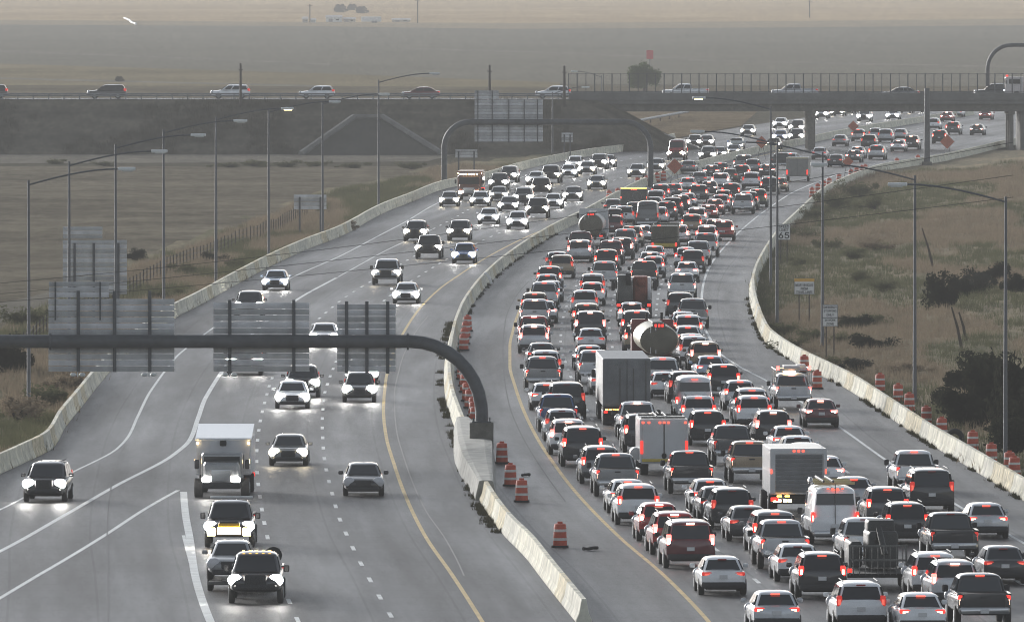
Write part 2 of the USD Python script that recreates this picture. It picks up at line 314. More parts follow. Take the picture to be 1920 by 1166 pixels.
for pts in ([(0, 96), (0, 92), (420, 108), (640, 118), (640, 121), (420, 111)], [(760, 88), (1000, 94), (1300, 106), (1300, 109), (1000, 97), (760, 91)], [(1290, 112), (1290, 109), (1920, 122), (1920, 126)], [(0, 146), (0, 143), (300, 150), (620, 158), (620, 161), (300, 153)]):
    flat('farm_track', pxpoly(pts), -.3, DIRT)

m_, uv_ = sheet(BL, MED, 0.0, uvref=YL)
tag(put('oncoming_carriageway', m_, ASPH_L, uv=uv_), kind='structure')
m_, uv_ = sheet(MED, BR, 0.0, n=10, uvref=YR)
tag(put('queue_carriageway', m_, ASPH_R, uv=uv_), kind='structure')
def marking(name, parts, m):
    mb = MB()
    for v, f in parts: mb.add(v, f)
    v, f = mb.arr()
    tag(put(name, (v, f), m, uv=np.zeros((len(v), 2))), kind='structure')
marking('white_edge_line', [line(EA, .075, .004, 1000, 300)], WHITEP)
marking('white_gore_line', [line(EB, .12, .004, 1166, 520)], WHITEP)
marking('white_lane_line', [line(EB, .06, .004, 519, 430)], WHITEP)
marking('white_edge_line', [line(WR, .085, .004, 1166, 262)], WHITEP)
marking('yellow_edge_line', [line(YL, .085, .004, 1166, 270)], YELLOWP)
marking('yellow_edge_line', [line(YR, .09, .004, 1166, 280)], YELLOWP)
GC = guide([(73, 1077), (195, 1004), (270, 955), (341, 915)])
marking('white_gore_line', [line(GC, .1, .004, 1150, 916)], WHITEP)
GV = guide([(395, 1166), (366, 1079), (356, 1010), (348, 965), (344, 914)])
marking('white_gore_line', [line(GV, .16, .008, 1166, 915)], WHITEP)
GV2 = guide([(376, 1120), (356, 1050), (343, 1000)])
marking('white_gore_line', [line(GV2, .07, .012, 1110, 1000)], WHITEP)
JT = guide([(203, 1166), (202, 1077), (202, 969), (206, 930), (215, 880), (237, 828)])
marking('pavement_joint', [line(JT, .03, .012, 1166, 828)], SEAL)
RUM = guide([(870, 1079), (835, 1010), (800, 960), (776, 910), (758, 860), (744, 810), (740, 765), (742, 720), (752, 680), (775, 630), (810, 585)])
marking('pavement_joint', [line(RUM, .035, .012, 1079, 590)], mat('worn_joint', (.2, .2, .19), .8))
RUM2 = guide([(1060, 940), (1010, 870), (975, 810), (955, 760), (945, 700), (943, 650), (948, 600), (965, 560), (1000, 520)])
marking('pavement_joint', [line(RUM2, .035, .012, 940, 525)], SEAL)
def dashes(name, g, y0, y1, L=3.4, P=12.19, half=.085, ph=0.0):
    parts, Y = [], rowY(y0) + ph
    while Y < rowY(y1):
        ys = np.array([Y, Y + L / 2, Y + L]); parts.append(sheet(lambda q: g(q) - half, lambda q: g(q) + half, .008, ys, 1)[0]); Y += P
    marking(name, parts, WHITEP)
dashes('white_skip_line', D1, 1166, 270)
dashes('white_skip_line', D2, 1166, 270, ph=3)
dashes('white_skip_line', EB, 430, 270, ph=1)
for k in (1, 2, 3): dashes('white_skip_line', right_lane(k), 1166, 240, ph=k * 2.2)
dashes('white_skip_line', right_lane(4), 1166, 770, ph=1)

# verge on the left and slope on the right, with small bumps
def strip_terrain(name, g, side, w, prof, m, ys):
    n = 22; t = np.linspace(0, 1, n) ** 1.3 * w; gx = g(ys)
    X = gx[:, None] + side * (t + .1); Yg = np.repeat(ys[:, None], n, 1)
    bump = meshkit.fbm(np.stack([X * .35, Yg * .05, X * 0], -1), 4, 3) - .5
    Z = prof(t)[None, :] + bump * np.clip(t / 3, 0, 1)[None, :] * .9
    V = np.stack([X, Yg, Z], -1).reshape(-1, 3)
    i, j = np.meshgrid(np.arange(len(ys) - 1), np.arange(n - 1), indexing='ij'); a = i * n + j
    q = np.stack([a, a + 1, a + n + 1, a + n], -1).reshape(-1, 4)
    if side < 0: q = q[:, ::-1]
    f = np.vstack([q[:, [0, 1, 2]], q[:, [0, 2, 3]]])
    tag(put(name, (V, f), m, smooth=True, uv=np.zeros((len(V), 2))), kind='structure')
    return lambda Xq, Yq: float(np.interp(side * (Xq - float(g(Yq))) - .1, t, prof(t)) + (meshkit.fbm(np.array([[Xq * .35, Yq * .05, 0]]), 4, 3)[0] - .5) * .9 * np.clip((side * (Xq - float(g(Yq)))) / 3, 0, 1))
YV = np.arange(380, 1432, 3.0)
left_z = strip_terrain('verge', BL, -1, 13.0, lambda t: -.02 - .33 * np.clip(t / 8, 0, 1), VERGE, YV)
right_z = strip_terrain('slope', BR, 1, 60.0, lambda t: np.where(t < 4, .02, .02 + np.minimum((t - 4) * .07, 2.4)), SLOPE, np.arange(380, 1444, 3.0))

# ------------------------------------------------------------------ overpass: embankment, bridge, rails, fence
YO = 1443.0
def hullish(name, base, top, zb, zt, m, label=None, kind='structure'):
    b = [[x, y, zb] for x, y in base]; t = [[x, y, zt] for x, y in top]
    v, f = loft([b, t]); p = put(name, (v, f), m); return tag(p, label, None, None, kind)
xb = float(at(1128, 200, YO)[0])
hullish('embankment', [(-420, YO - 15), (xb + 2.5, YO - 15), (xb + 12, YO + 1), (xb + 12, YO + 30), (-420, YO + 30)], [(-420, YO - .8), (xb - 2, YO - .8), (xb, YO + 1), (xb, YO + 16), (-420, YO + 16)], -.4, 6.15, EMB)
flat('overpass_road', [(-420, YO + 1.2), (xb, YO + 1.2), (xb, YO + 13), (-420, YO + 13)], 6.2, ASPH_L)
# earth spur with pale gravel edges in front of the embankment
sx0, sx1, st0, st1 = (float(at(p, 250, YO - 12)[0]) for p in (566, 830, 664, 716))
v, f = loft([[[sx0, YO - 19, -.3], [sx1, YO - 19, -.3], [sx1, YO - 4, -.3], [sx0, YO - 4, -.3]], [[st0, YO - 10, 4.15], [st1, YO - 10, 4.15], [st1, YO - 3, 4.15], [st0, YO - 3, 4.15]]])
SPUR = ground_mat('spur_soil', (.07, .069, .062), (.09, .087, .078), (.12, .114, .1), .1, .1, .5)
tag(put('spur', (v, f), SPUR), kind='structure')
GRAVEL = mat('gravel_edge', (.15, .148, .138), .9, var=.25, vscale=.8, coord='world')
for (a, b) in ((sx0, st0), (st1, sx1)):
    za, zb_ = (-.2, 4.2) if a == sx0 else (4.2, -.2)
    ya, yb_ = (YO - 19.2, YO - 10.2) if a == sx0 else (YO - 10.2, YO - 19.2)
    mb = MB(); mb.tube([[a, ya, za], [b, yb_, zb_]], .42, 6)
    tag(put('gravel_edge', mb, GRAVEL), kind='structure')
mb = MB(); mb.tube([[st0, YO - 10.2, 4.2], [st1, YO - 10.2, 4.2]], .38, 6); tag(put('gravel_edge', mb, GRAVEL), kind='structure')

br = thing('overpass_bridge', (0, 0, 0), 0, 'grey concrete highway overpass bridge crossing above the queue of traffic', 'bridge')
xe = 110.0
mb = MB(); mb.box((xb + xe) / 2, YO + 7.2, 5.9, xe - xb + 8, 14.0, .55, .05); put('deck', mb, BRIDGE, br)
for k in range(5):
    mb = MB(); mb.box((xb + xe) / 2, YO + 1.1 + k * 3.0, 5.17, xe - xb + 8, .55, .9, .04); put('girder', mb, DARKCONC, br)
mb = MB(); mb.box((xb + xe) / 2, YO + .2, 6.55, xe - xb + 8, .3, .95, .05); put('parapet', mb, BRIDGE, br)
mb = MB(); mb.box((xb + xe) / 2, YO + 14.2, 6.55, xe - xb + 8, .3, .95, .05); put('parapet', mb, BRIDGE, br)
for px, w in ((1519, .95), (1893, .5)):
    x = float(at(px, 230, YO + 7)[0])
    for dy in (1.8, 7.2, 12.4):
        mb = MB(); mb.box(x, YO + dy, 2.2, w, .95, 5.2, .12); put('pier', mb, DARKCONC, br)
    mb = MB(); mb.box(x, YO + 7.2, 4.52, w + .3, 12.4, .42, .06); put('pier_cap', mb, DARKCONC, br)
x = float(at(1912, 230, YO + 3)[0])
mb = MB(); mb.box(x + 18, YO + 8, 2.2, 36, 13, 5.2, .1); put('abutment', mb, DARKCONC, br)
hullish('abutment_slope', [(xb + 10.2, YO + 1.5), (xb + 13, YO + 1.5), (xb + 13, YO + 13), (xb + 10.2, YO + 13)], [(xb - .2, YO + 1.5), (xb + .1, YO + 1.5), (xb + .1, YO + 13), (xb - .2, YO + 13)], -.2, 5.0, BRIDGE)
fn = thing('bridge_fence', (0, 0, 0), 0, 'tall dark chain fence with many posts along the overpass parapet', 'fence')
x, i = float(at(1066, 150, YO)[0]), 0
while x < 68:
    mb = MB(); mb.box(x, YO + .2, 8.2, .09 + .05 * (i % 2), .09, 2.4, .01); put('post', mb, DSTEEL, fn)
    x += 1.07; i += 1
x0 = float(at(1066, 150, YO)[0])
for z in (7.15, 9.38):
    mb = MB(); mb.tube([[x0, YO + .2, z], [68, YO + .2, z]], .03, 6); put('rail', mb, DSTEEL, fn)
mb = MB()
for z in np.arange(7.3, 9.3, .16): mb.box((x0 + 68) / 2, YO + .2, z, 68 - x0, .006, .006)
tag(put('wire_mesh', mb, DSTEEL, fn), kind='stuff')
gr = thing('guardrail', (0, 0, 0), 0, 'long grey metal guardrail along the top of the embankment', 'guardrail')
x = -76.0
while x < xb:
    mb = MB(); mb.box(x, YO + .55, 6.5, .14, .18, .8, .01); put('post', mb, STEEL, gr); x += 1.9
mb = MB()
for dz in (-.11, .11): mb.tube([[-77, YO + .4, 6.78 + dz], [xb, YO + .4, 6.78 + dz]], .09, 6)
put('rail', mb, STEEL, gr)

# ------------------------------------------------------------------ concrete barriers
SECT = [(-.30, 0), (-.30, .08), (-.19, .33), (-.09, .86), (.09, .86), (.19, .33), (.30, .08), (.30, 0)]
def barrier(name, g, off, label, ytop, far, y_near=1166, h=1.0, L=6.1):
    t = thing(name, (0, 0, 0), 0, label, 'barrier')
    Y, k = rowY(y_near), 0
    def pt(Yq, s):
        x = float(g(Yq)) + off; q = slope(g, Yq); n = np.array([1, -q]) / math.hypot(1, q)
        return [[x + n[0] * a * s, Yq + n[1] * a * s, z * h] for a, z in SECT]
    while Y < rowY(ytop):
        ys = [Y + .09, Y + .16, Y + L * .5, Y + L - .16, Y + L - .09]
        v, f = loft([pt(q, s) for q, s in zip(ys, (.9, 1, 1, 1, .9))])
        put('barrier_section', (v, f), rng.choice([CONC, CONC, CONC2, CONC3]), t); Y += L; k += 1
    ys = np.arange(Y + .1, rowY(far), 8.0)
    v, f = loft([pt(q, 1) for q in ys]); tag(put('barrier_run', (v, f), CONC, t), kind='stuff')
barrier('concrete_barrier', BL, -.3, 'long pale concrete barrier along the grass verge left of the oncoming lanes', 430, 262)
barrier('concrete_barrier', MED, 0, 'curving concrete median barrier between oncoming lanes and the queue', 430, 215)
barrier('concrete_barrier', BR, .3, 'concrete barrier with weeds along the dry slope right of the queue', 470, 262)
gr2 = thing('guardrail', (0, 0, 0), 0, 'pale guardrail on short posts below the overpass beside the far ramp', 'guardrail')
GP = [ground(x, y) for x, y in ((1050, 262), (1100, 252), (1160, 242), (1220, 230), (1290, 217))]
mb = MB(); mb.tube([p + [0, 0, .6] for p in GP], .2, 6); put('rail', mb, STEEL, gr2)
for a, b in zip(GP[:-1], GP[1:]):
    for t in (0, .25, .5, .75):
        p = a * (1 - t) + b * t; mb = MB(); mb.box(p[0], p[1] + .3, .35, .16, .16, .8, .01); put('post', mb, WOOD, gr2)

# ------------------------------------------------------------------ sign gantries and sign backs
def sign_back(parent, x0, x1, y0, y1, Y, posts, post_span=None, pw=.16, dy=.0, row=.305):
    a, b = at(x0, y1, Y), at(x1, y0, Y); w = b[0] - a[0]; h = b[2] - a[2]; n = max(1, round(h / row)); rh = h / n
    for k in range(n):
        mb = MB(); mb.box((a[0] + b[0]) / 2, Y + dy, a[2] + rh * (k + .5), w, .05, rh - .03, .012)
        mb.box((a[0] + b[0]) / 2, Y + dy - .045, a[2] + rh * (k + .5), w, .04, .045)
        put('panel', mb, ALU[(k * 7 + int(x0)) % 3], parent)
    p0, p1 = post_span or (y0, y1); za, zb2 = at(x0, p1, Y)[2], at(x0, p0, Y)[2]
    for px in posts:
        x = at(px, y0, Y)[0]; mb = MB()
        mb.box(x, Y + dy - .12, (za + zb2) / 2, .035, .1, zb2 - za); mb.box(x, Y + dy - .19, (za + zb2) / 2, pw, .03, zb2 - za); put('sign_post', mb, DSTEEL, parent)
def gantry(label, Y, xs, xe_, ybeam, base_l, base_r, r, bend, ped=None):
    t = thing('sign_gantry', (0, 0, 0), 0, label, 'sign gantry')
    zb_ = at(960, ybeam, Y)[2]; X0, X1 = at(xs, ybeam, Y)[0], at(xe_, ybeam, Y)[0]
    pts = []
    if base_l is not None:
        pts += [[X0, Y, base_l], [X0, Y, zb_ - bend]] + [[X0 + bend * (1 - math.cos(a)), Y, zb_ - bend * (1 - math.sin(a))] for a in np.linspace(.15, math.pi / 2, 8)]
    else: pts += [[X0, Y, zb_]]
    sg = 1 if X1 > X0 else -1
    mid = [[x, Y, zb_] for x in np.linspace(pts[-1][0] + .3 * sg, X1 - (bend + .1) * sg, 8)]
    arc = [[X1 - sg * bend * (1 - math.sin(a)), Y, zb_ - bend * (1 - math.cos(a))] for a in np.linspace(0, math.pi / 2 - .1, 9)] + [[X1, Y, zb_ - bend], [X1, Y, base_r]]
    mb = MB(); mb.tube(pts + mid, r, 14); put('beam', mb, DSTEEL, t, 50)
    mb = MB(); mb.tube([mid[-1]] + arc, r * .97, 14); put('leg', mb, DSTEEL, t, 50)
    for x in [p[0] for p in (mid[0], mid[3], mid[-1])]:
        mb = MB(); mb.tube([[x - .05, Y, zb_], [x + .05, Y, zb_]], r * 1.28, 14); put('flange', mb, DSTEEL, t, 30)
    return t, X0, X1, zb_
YG = 572.0
g1, _, X1, zb1 = gantry('near grey tubular sign gantry with three sign backs over the oncoming lanes', YG, -420, 903, 640, None, 1.4, .33, 3.5)
sign_back(g1, 91, 327, 560, 697, YG + .55, (147, 215, 281), (545, 697))
sign_back(g1, 92, 204, 528, 558, YG + .55, (104, 188), (528, 600), .08)
sign_back(g1, 400, 580, 567, 697, YG + .55, (431, 551), (562, 700))
sign_back(g1, 632, 742, 570, 697, YG + .55, (650, 688, 727), (565, 700))
for px in (145, 279, 430):
    p = at(px, 703, YG); mb = MB(); mb.tube([[p[0], YG + .5, p[2] + .3], [p[0], YG + .4, p[2] - .1]], .03, 6); mb.ell([p[0] - .22, YG + .45, p[2]], (.16, .16, .1)); mb.ell([p[0] + .22, YG + .45, p[2]], (.16, .16, .1)); put('sign_lamp', mb, LAMPGREY, g1, 40)
mb = MB(); mb.box(X1, YG, 1.0, 1.16, 1.16, 1.62, .04); put('pedestal', mb, DARKCONC, g1)
mb = MB(); mb.box(X1, YG, 1.85, .95, .95, .06, .01)
for a in (-.4, .4):
    for b in (-.4, .4): mb.cyl([X1 + a, YG + b, 1.8], [X1 + a, YG + b, 2.05], .035, 6)
put('base_plate', mb, DSTEEL, g1)
# wide barrier flare around the pedestal
yf = np.array([YG - 42, YG - 16, YG - 3, YG + 6, YG + 30]); fl = []
for q, wl, wr, hh in zip(yf, (-.32, -.6, -.68, -.62, -.32), (.32, .75, .95, .9, .32), (.9, .95, 1.05, 1.05, .9)):
    x = float(MED(q)); fl.append([[x + wl - .18, q, 0], [x + wl - .16, q, .12], [x + wl, q, hh * .95], [x + wl * .6, q, hh], [x + wr * .6, q, hh], [x + wr, q, hh * .95], [x + wr + .14, q, .12], [x + wr + .16, q, 0]])
put('barrier_flare', loft(fl), mat('flare_concrete', (.34, .335, .30), .85, var=.35, vscale=1.2, coord='world'), g1)
YG2 = rowY(350)
g2, X0g, X1g, zb2 = gantry('far grey arched sign gantry with one sign back, in front of the embankment', YG2, 833, 1220, 229, 0, 0, .3, 2.7)
sign_back(g2, 890, 1018, 187, 266, YG2 + .5, (896, 923, 954, 983, 1008), (187, 268), .1)
sign_back(g2, 890, 935, 170, 186, YG2 + .5, (896, 923), (170, 190), .1)
YG3 = YO + 10.5
g3, _, _, _ = gantry('dark curved sign gantry on the overpass at the right edge', YG3, 2120, 1852, 85, None, 6.2, .24, 2.9)
def ground_sign(name, label, x0, x1, y0, y1, posts, tab=None, cat='sign'):
    s0 = (y1 - HORIZON) / (CAMH - 2.1); yb = y1 + 2.1 * s0; Y = rowY(yb)
    t = thing(name, (0, 0, 0), 0, label, cat); sign_back(t, x0, x1, y0, y1, Y, (), None)
    if tab: sign_back(t, tab[0], tab[1], tab[2], tab[3], Y, ())
    for px in posts:
        x = at(px, y0, Y)[0]; zt = at(px, y0, Y)[2]; mb = MB(); mb.box(x, Y - .14, zt / 2 - .2, .16, .12, zt, .01); put('post', mb, DSTEEL, t)
ground_sign('road_sign', 'back of large grey exit sign with tab, standing left of the verge lamps', 118, 238, 450, 552, (140, 176, 222), (118, 192, 425, 448))
ground_sign('road_sign', 'small grey sign back standing in the verge before the far gantry', 551, 612, 365, 393, (562, 601))
ground_sign('road_sign', 'small grey sign back behind the orange truck and far gantry leg', 854, 895, 280, 296, (860, 889))
ground_sign('road_sign', 'tiny pale sign back beside the far ramp guardrail', 1053, 1074, 249, 267, (1058, 1069))
def text_on(parent, s, cx, cz, Y, h, m=LETTER, bold=True, width=None):
    tm = meshkit.text_mesh(s, h, .01, bold); v = np.array(tm.vertices); f = np.array(tm.faces)
    w = v[:, 0].max() - v[:, 0].min(); k = 1.0 if width is None else width / w
    V = np.stack([(v[:, 0] - v[:, 0].min() - w / 2) * k + cx, Y - v[:, 2], v[:, 1] + cz], 1)
    m_ = usdkit.mesh(stage, path_of(parent) + '/' + numbered(path_of(parent), 'lettering'), (V, f), m)
def front_sign(label, x0, x1, y0, y1, rows, name='road_sign', extra=None):
    s0 = (y1 - HORIZON) / (CAMH - 2.0); Y = rowY(y1 + 2.0 * s0)
    t = thing(name, (0, 0, 0), 0, label, 'sign'); a, b = at(x0, y1, Y), at(x1, y0, Y); w, h = b[0] - a[0], b[2] - a[2]; cx = (a[0] + b[0]) / 2
    mb = MB(); mb.box(cx, Y, (a[2] + b[2]) / 2, w, .02, h, .008); put('sign_face', mb, SIGNW, t)
    for px in (x0 + (x1 - x0) * .25, x1 - (x1 - x0) * .25):
        x = at(px, y0, Y)[0]; mb = MB(); mb.box(x, Y + .07, a[2] / 2 + .3, .08, .08, a[2] + .6, .01); put('post', mb, WOOD, t)
    for s, fz, fh, fw in rows: text_on(t, s, cx, a[2] + h * fz, Y - .014, h * fh, width=w * fw)
    if extra: extra(t, cx, Y, a[2], w, h)
def border(t, cx, Y, z, w, h):
    mb = MB()
    for dz in (.02, h - .02): mb.box(cx, Y - .013, z + dz, w - .02, .008, .025)
    for dx in (-w / 2 + .02, w / 2 - .02): mb.box(cx + dx, Y - .013, z + h / 2, .025, .008, h - .05)
    put('border', mb, LETTER, t)
front_sign('white speed limit 65 sign beside the right lamp posts', 1458, 1482, 420, 450, [('SPEED', .76, .15, .8), ('LIMIT', .55, .15, .72), ('65', .1, .37, .84)], extra=border)
def amber(t, cx, Y, z, w, h):
    mb = MB(); mb.box(cx, Y - .016, z + h * .9, w, .012, h * .2, .004); put('amber_header', mb, SIGNY, t); border(t, cx, Y, z, w, h)
front_sign('white notice sign with amber header standing among slope weeds', 1489, 1527, 522, 552, [('MOVE VEHICLES', .5, .16, .86), ('FROM', .28, .15, .34), ('TRAVEL LANES', .07, .15, .8)], extra=amber)
def split(t, cx, Y, z, w, h):
    mb = MB(); mb.box(cx, Y - .014, z + h * .4, w, .01, .04); put('divider', mb, LETTER, t); border(t, cx, Y, z, w, h)
front_sign('white two part emergency stopping sign by the second lamp post', 1542, 1571, 571, 612, [('EMERGENCY', .83, .1, .86), ('STOPPING', .66, .1, .8), ('ONLY', .48, .1, .5), ('IN WORK', .24, .1, .7), ('ZONE', .07, .1, .5)], extra=split)
for px, py, sz, lab in ((1265, 312, 1.1, 'nearest orange diamond work sign by the median drums'), (1428, 267, 1.0, 'orange diamond work sign behind the thin lamp post'), (1600, 237, .95, 'orange diamond work sign near the bridge pier'), (1776, 266, 1.15, 'orange diamond work sign right of the thick steel pole'), (1590, 303, .8, 'orange diamond work sign over the right edge line')):
    s0 = scale_at(py + 25); Y = rowY(py + 2.0 * scale_at(py + 30)); c = at(px, py, Y)
    t = thing('work_sign', (c[0], Y, 0), 0, lab, 'sign')
    v, f = loft([[[0, d, c[2] - sz * .75], [sz * .75, d, c[2]], [0, d, c[2] + sz * .75], [-sz * .75, d, c[2]]] for d in (-.02, .02)]); put('sign_face', (v, f), SIGNO, t)
    mb = MB()
    for dx in (-.3, .3): mb.tube([[dx * 1.6, .1, 0], [dx * .3, .05, c[2]]], .03, 6)
    put('stand', mb, DSTEEL, t)
c = ground(1255, 160); t = thing('red_sign', (c[0], c[1] + 300, 0), 0, 'small red sign beside the round tree behind the overpass fence', 'sign')
p = at(1255, 103, c[1] + 300); mb = MB(); mb.box(0, 0, p[2], 1.4, .06, 1.8, .03); put('sign_face', mb, SIGNR, t); mb = MB(); mb.box(0, .1, p[2] / 2, .15, .1, p[2], .01); put('post', mb, DSTEEL, t)

# ------------------------------------------------------------------ lamp posts, utility poles, wires
def lamp_builder(h, side, lit, arm=4.9):
    def b(t):
        mb = MB(); mb.tube([[0, 0, 0], [0, 0, h]], np.array([.115, .065]), 8); put('pole', mb, POLE, t, 40)
        mb = MB(); mb.box(0, 0, .12, .4, .4, .24, .03); put('base', mb, DARKCONC, t)
        mb = MB(); pts = [[side * arm * u, 0, h - .25 + .85 * math.sin(u * math.pi / 2)] for u in np.linspace(0, 1, 8)]; mb.tube(pts, .05, 6); put('arm', mb, POLE, t, 40)
        hd = put('lamp_head', MB().box(side * (arm + .35), 0, h + .6, .95, .38, .17, .05), LAMPGREY, t)
        put('lens', MB().box(side * (arm + .4), 0, h + .5, .6, .3, .09, .03), LAMPLIT if lit else mat('lamp_lens', (.5, .52, .5), .2), hd)
    return b
LP = [(54, 338, 776, 1, 0, 'nearest left lamp post, at the left edge of the picture'), (130, 303, 706, 1, 0, 'second left lamp post, over the large grey exit sign back'), (217, 271, 642, 1, 0, 'third left lamp post, right of the grey exit sign back'),
      (307, 243, 586, 1, 0, 'fourth left lamp post, at the verge behind the barrier'), (405, 219, 538, 1, 1, 'fifth left lamp post, with its lamp still glowing'), (504, 205, 490, 1, 0, 'sixth left lamp post, right of the glowing one'),
      (605, 190, 450, 1, 0, 'seventh left lamp post, beside the small sign back'), (710, 150, 400, 1, 0, 'tall left lamp post in front of the earth spur'),
      (1445, 199, 541, -1, 1, 'farthest right lamp post, with its lamp glowing over the road'), (1457, 264, 612, -1, 0, 'right lamp post just behind the speed limit sign'), (1542, 285, 655, -1, 0, 'right lamp post left of the emergency sign'),
      (1715, 329, 755, -1, 0, 'right lamp post on the dry slope above the white barrier drums'), (1885, 369, 865, -1, 0, 'nearest right lamp post, before the dark bush'),
      (1036, 173, 291, 1, 0, 'thin pale lamp post right of the far sign back'), (1128, 142, 226, -1, 0, 'thin pale lamp post at the overpass bridge end')]
for px, yt, yb, side, lit, lab in LP:
    b = ground(px, yb); h = at(px, yt, b[1])[2]
    t = thing('lamp_post', b, rng.uniform(-.06, .06), lab, 'lamp post', 'highway lamp posts'); lamp_builder(h, side, lit, 4.9 if yb > 320 else 3.6)(t)
for px, yt, yb, r, lab in ((451, 119, 274, .2, 'dark utility pole on the embankment behind the white car'), (918, 122, 262, .2, 'dark utility pole behind the far sign back'), (1058, 124, 250, .22, 'dark thick utility pole at the start of the bridge fence')):
    b = ground(px, yb); Y = YO - 2.5 if px != 918 else YO - 3; hh = at(px, yt, Y)[2]; x = at(px, yt, Y)[0]
    t = thing('utility_pole', (x, Y, 4.6), 0, lab, 'utility pole'); mb = MB(); mb.tube([[0, 0, 0], [0, 0, hh - 4.6]], np.array([r, r * .6]), 8); put('pole', mb, WOOD, t, 40)
    mb = MB(); mb.box(0, .1, hh - 5.4, .55, .1, .12, .01); put('crossarm', mb, WOOD, t)
    mb = MB(); mb.box(0, 0, .15, r * 2.6, r * 2.6, .3, .03); put('collar', mb, DARKCONC, t)
b = ground(1738, 310); hh = at(1740, 166, b[1])[2]
t = thing('steel_pole', b, 0, 'thick grey steel pole by the right barrier below the overpass', 'pole'); put('pole', MB().tube([[0, 0, 0], [0, 0, hh]], np.array([.36, .3]), 12), DSTEEL, t, 40); put('base', MB().box(0, 0, .2, 1.1, 1.1, .4, .04), DARKCONC, t)
WIRE = mat('overhead_wire', (.02, .02, .02), .6)
YW = 600.0
for pts, lab in (([(-600, 570), (0, 532), (240, 513), (405, 505), (640, 457), (740, 445), (920, 424), (1102, 399), (1900, 270)], 'highest thin dark wire crossing the oncoming lanes'), ([(-600, 600), (240, 537), (549, 491), (740, 475), (920, 456), (1102, 431), (1900, 330)], 'middle thin dark wire crossing the oncoming lanes'), ([(-600, 610), (240, 546), (405, 531), (640, 511), (748, 501), (892, 488), (983, 474), (1374, 428), (1900, 372)], 'lowest thin dark wire crossing both carriageways')):
    px = np.array(pts, float); xs = np.linspace(px[0, 0], px[-1, 0], 40); co = np.polyfit(px[:, 0], px[:, 1], 2)
    mb = MB(); mb.tube([at(x, np.polyval(co, x), YW) for x in xs], .013, 5); tag(put('overhead_wire', mb, WIRE), lab, 'wire')

# ------------------------------------------------------------------ drums
def drum_build(t):
    put('base', MB().tube([[0, 0, 0], [0, 0, .09]], .36, 12), RUBBER, t)
    body = put('drum', MB().tube([[0, 0, .08], [0, 0, .35], [0, 0, .62], [0, 0, .88], [0, 0, .97], [0, 0, 1.0]], np.array([.3, .29, .275, .26, .25, .2]), 14), ORANGE, t, 40)
    for z0, r in ((.3, .297), (.66, .278)):
        put('band', MB().tube([[0, 0, z0], [0, 0, z0 + .11]], r, 14, False), BANDW, t)
    put('handle', MB().box(0, 0, 1.04, .22, .04, .09, .015), ORANGE, t)
drums = [(d, 'median', 'row') for d in [(867, 621), (866, 633), (867, 645), (867, 657), (863, 704), (865, 711), (870, 724), (872, 735), (876, 752), (881, 765), (888, 780), (889, 789), (891, 799)]] + \
        [(d, 'medfar', 'row') for d in [(1142, 377), (1158, 373), (1195, 352), (1213, 348), (1232, 342), (1244, 339)]] + \
        [(d, 'right', 'row') for d in [(1551, 371), (1557, 364), (1567, 358), (1576, 353), (1590, 345), (1604, 336), (1609, 332), (1633, 328), (1646, 326), (1717, 314), (1755, 308)]] + \
        [(d, 'slope', 'row') for d in [(1650, 738), (1684, 757), (1705, 774), (1737, 798), (1766, 818), (1824, 852), (1859, 873), (1893, 888), (1902, 897)]]
lab_of = {'median': 'orange and white drum in the close row behind the median barrier bend', 'medfar': 'orange drum along the median near the dark box truck', 'right': 'orange drum along the right shoulder below the dry slope', 'slope': 'orange drum on the slope behind the right concrete barrier'}
grp_of = {'median': 'drums behind the median barrier', 'medfar': 'far median drums', 'right': 'far right shoulder drums', 'slope': 'drums behind the right barrier'}
cnt = {}
for (px, py), where, _ in sorted(drums, key=lambda q: -q[0][1]):
    cnt[where] = cnt.get(where, 0) + 1; od = ['nearest', 'second nearest', 'third nearest', 'fourth nearest', 'fifth nearest', 'sixth nearest', 'seventh nearest', 'eighth nearest', 'ninth nearest', 'tenth nearest', 'eleventh nearest', 'twelfth nearest', 'farthest'][cnt[where] - 1]
    p = ground(px, py)
    if where == 'median': p[0] = max(p[0], float(MED(p[1])) + .75)
    if where == 'slope': p[0] = max(p[0], float(BR(p[1])) + 1.1); p[2] = right_z(p[0], p[1])
    if where == 'right': p[0] = min(p[0], float(BR(p[1])) - .6)
    copy_or_build('drum', 'traffic_drum', drum_build, p, 0, od + ' ' + lab_of[where], 'traffic drum', grp_of[where])
for px, py, lab in ((941, 869, 'orange drum right beside the gantry pedestal'), (957, 911, 'orange drum between two others below the gantry pedestal'), (978, 941, 'third orange drum below the gantry pedestal, above the median bend'), (1050, 1026, 'lone nearest orange drum at the right foot of the median barrier'), (1532, 729, 'orange drum standing beside the rack pickup'), (1508, 699, 'orange drum at the right barrier behind the rack pickup')):
    copy_or_build('drum', 'traffic_drum', drum_build, ground(px, py), 0, lab, 'traffic drum')
p = ground(1789, 838); p[0] = float(BR(p[1])) + 1.0
mb = MB(); a = np.linspace(0, 2 * math.pi, 17)
tr = thing('old_tyre', (p[0], p[1], right_z(p[0], p[1]) + .4), 0, 'black tyre lying on the slope behind the right barrier', 'tyre'); put('tyre', MB().tube([[.36 * math.cos(q), .05, .36 * math.sin(q)] for q in a], .14, 8), RUBBER, tr, 40)

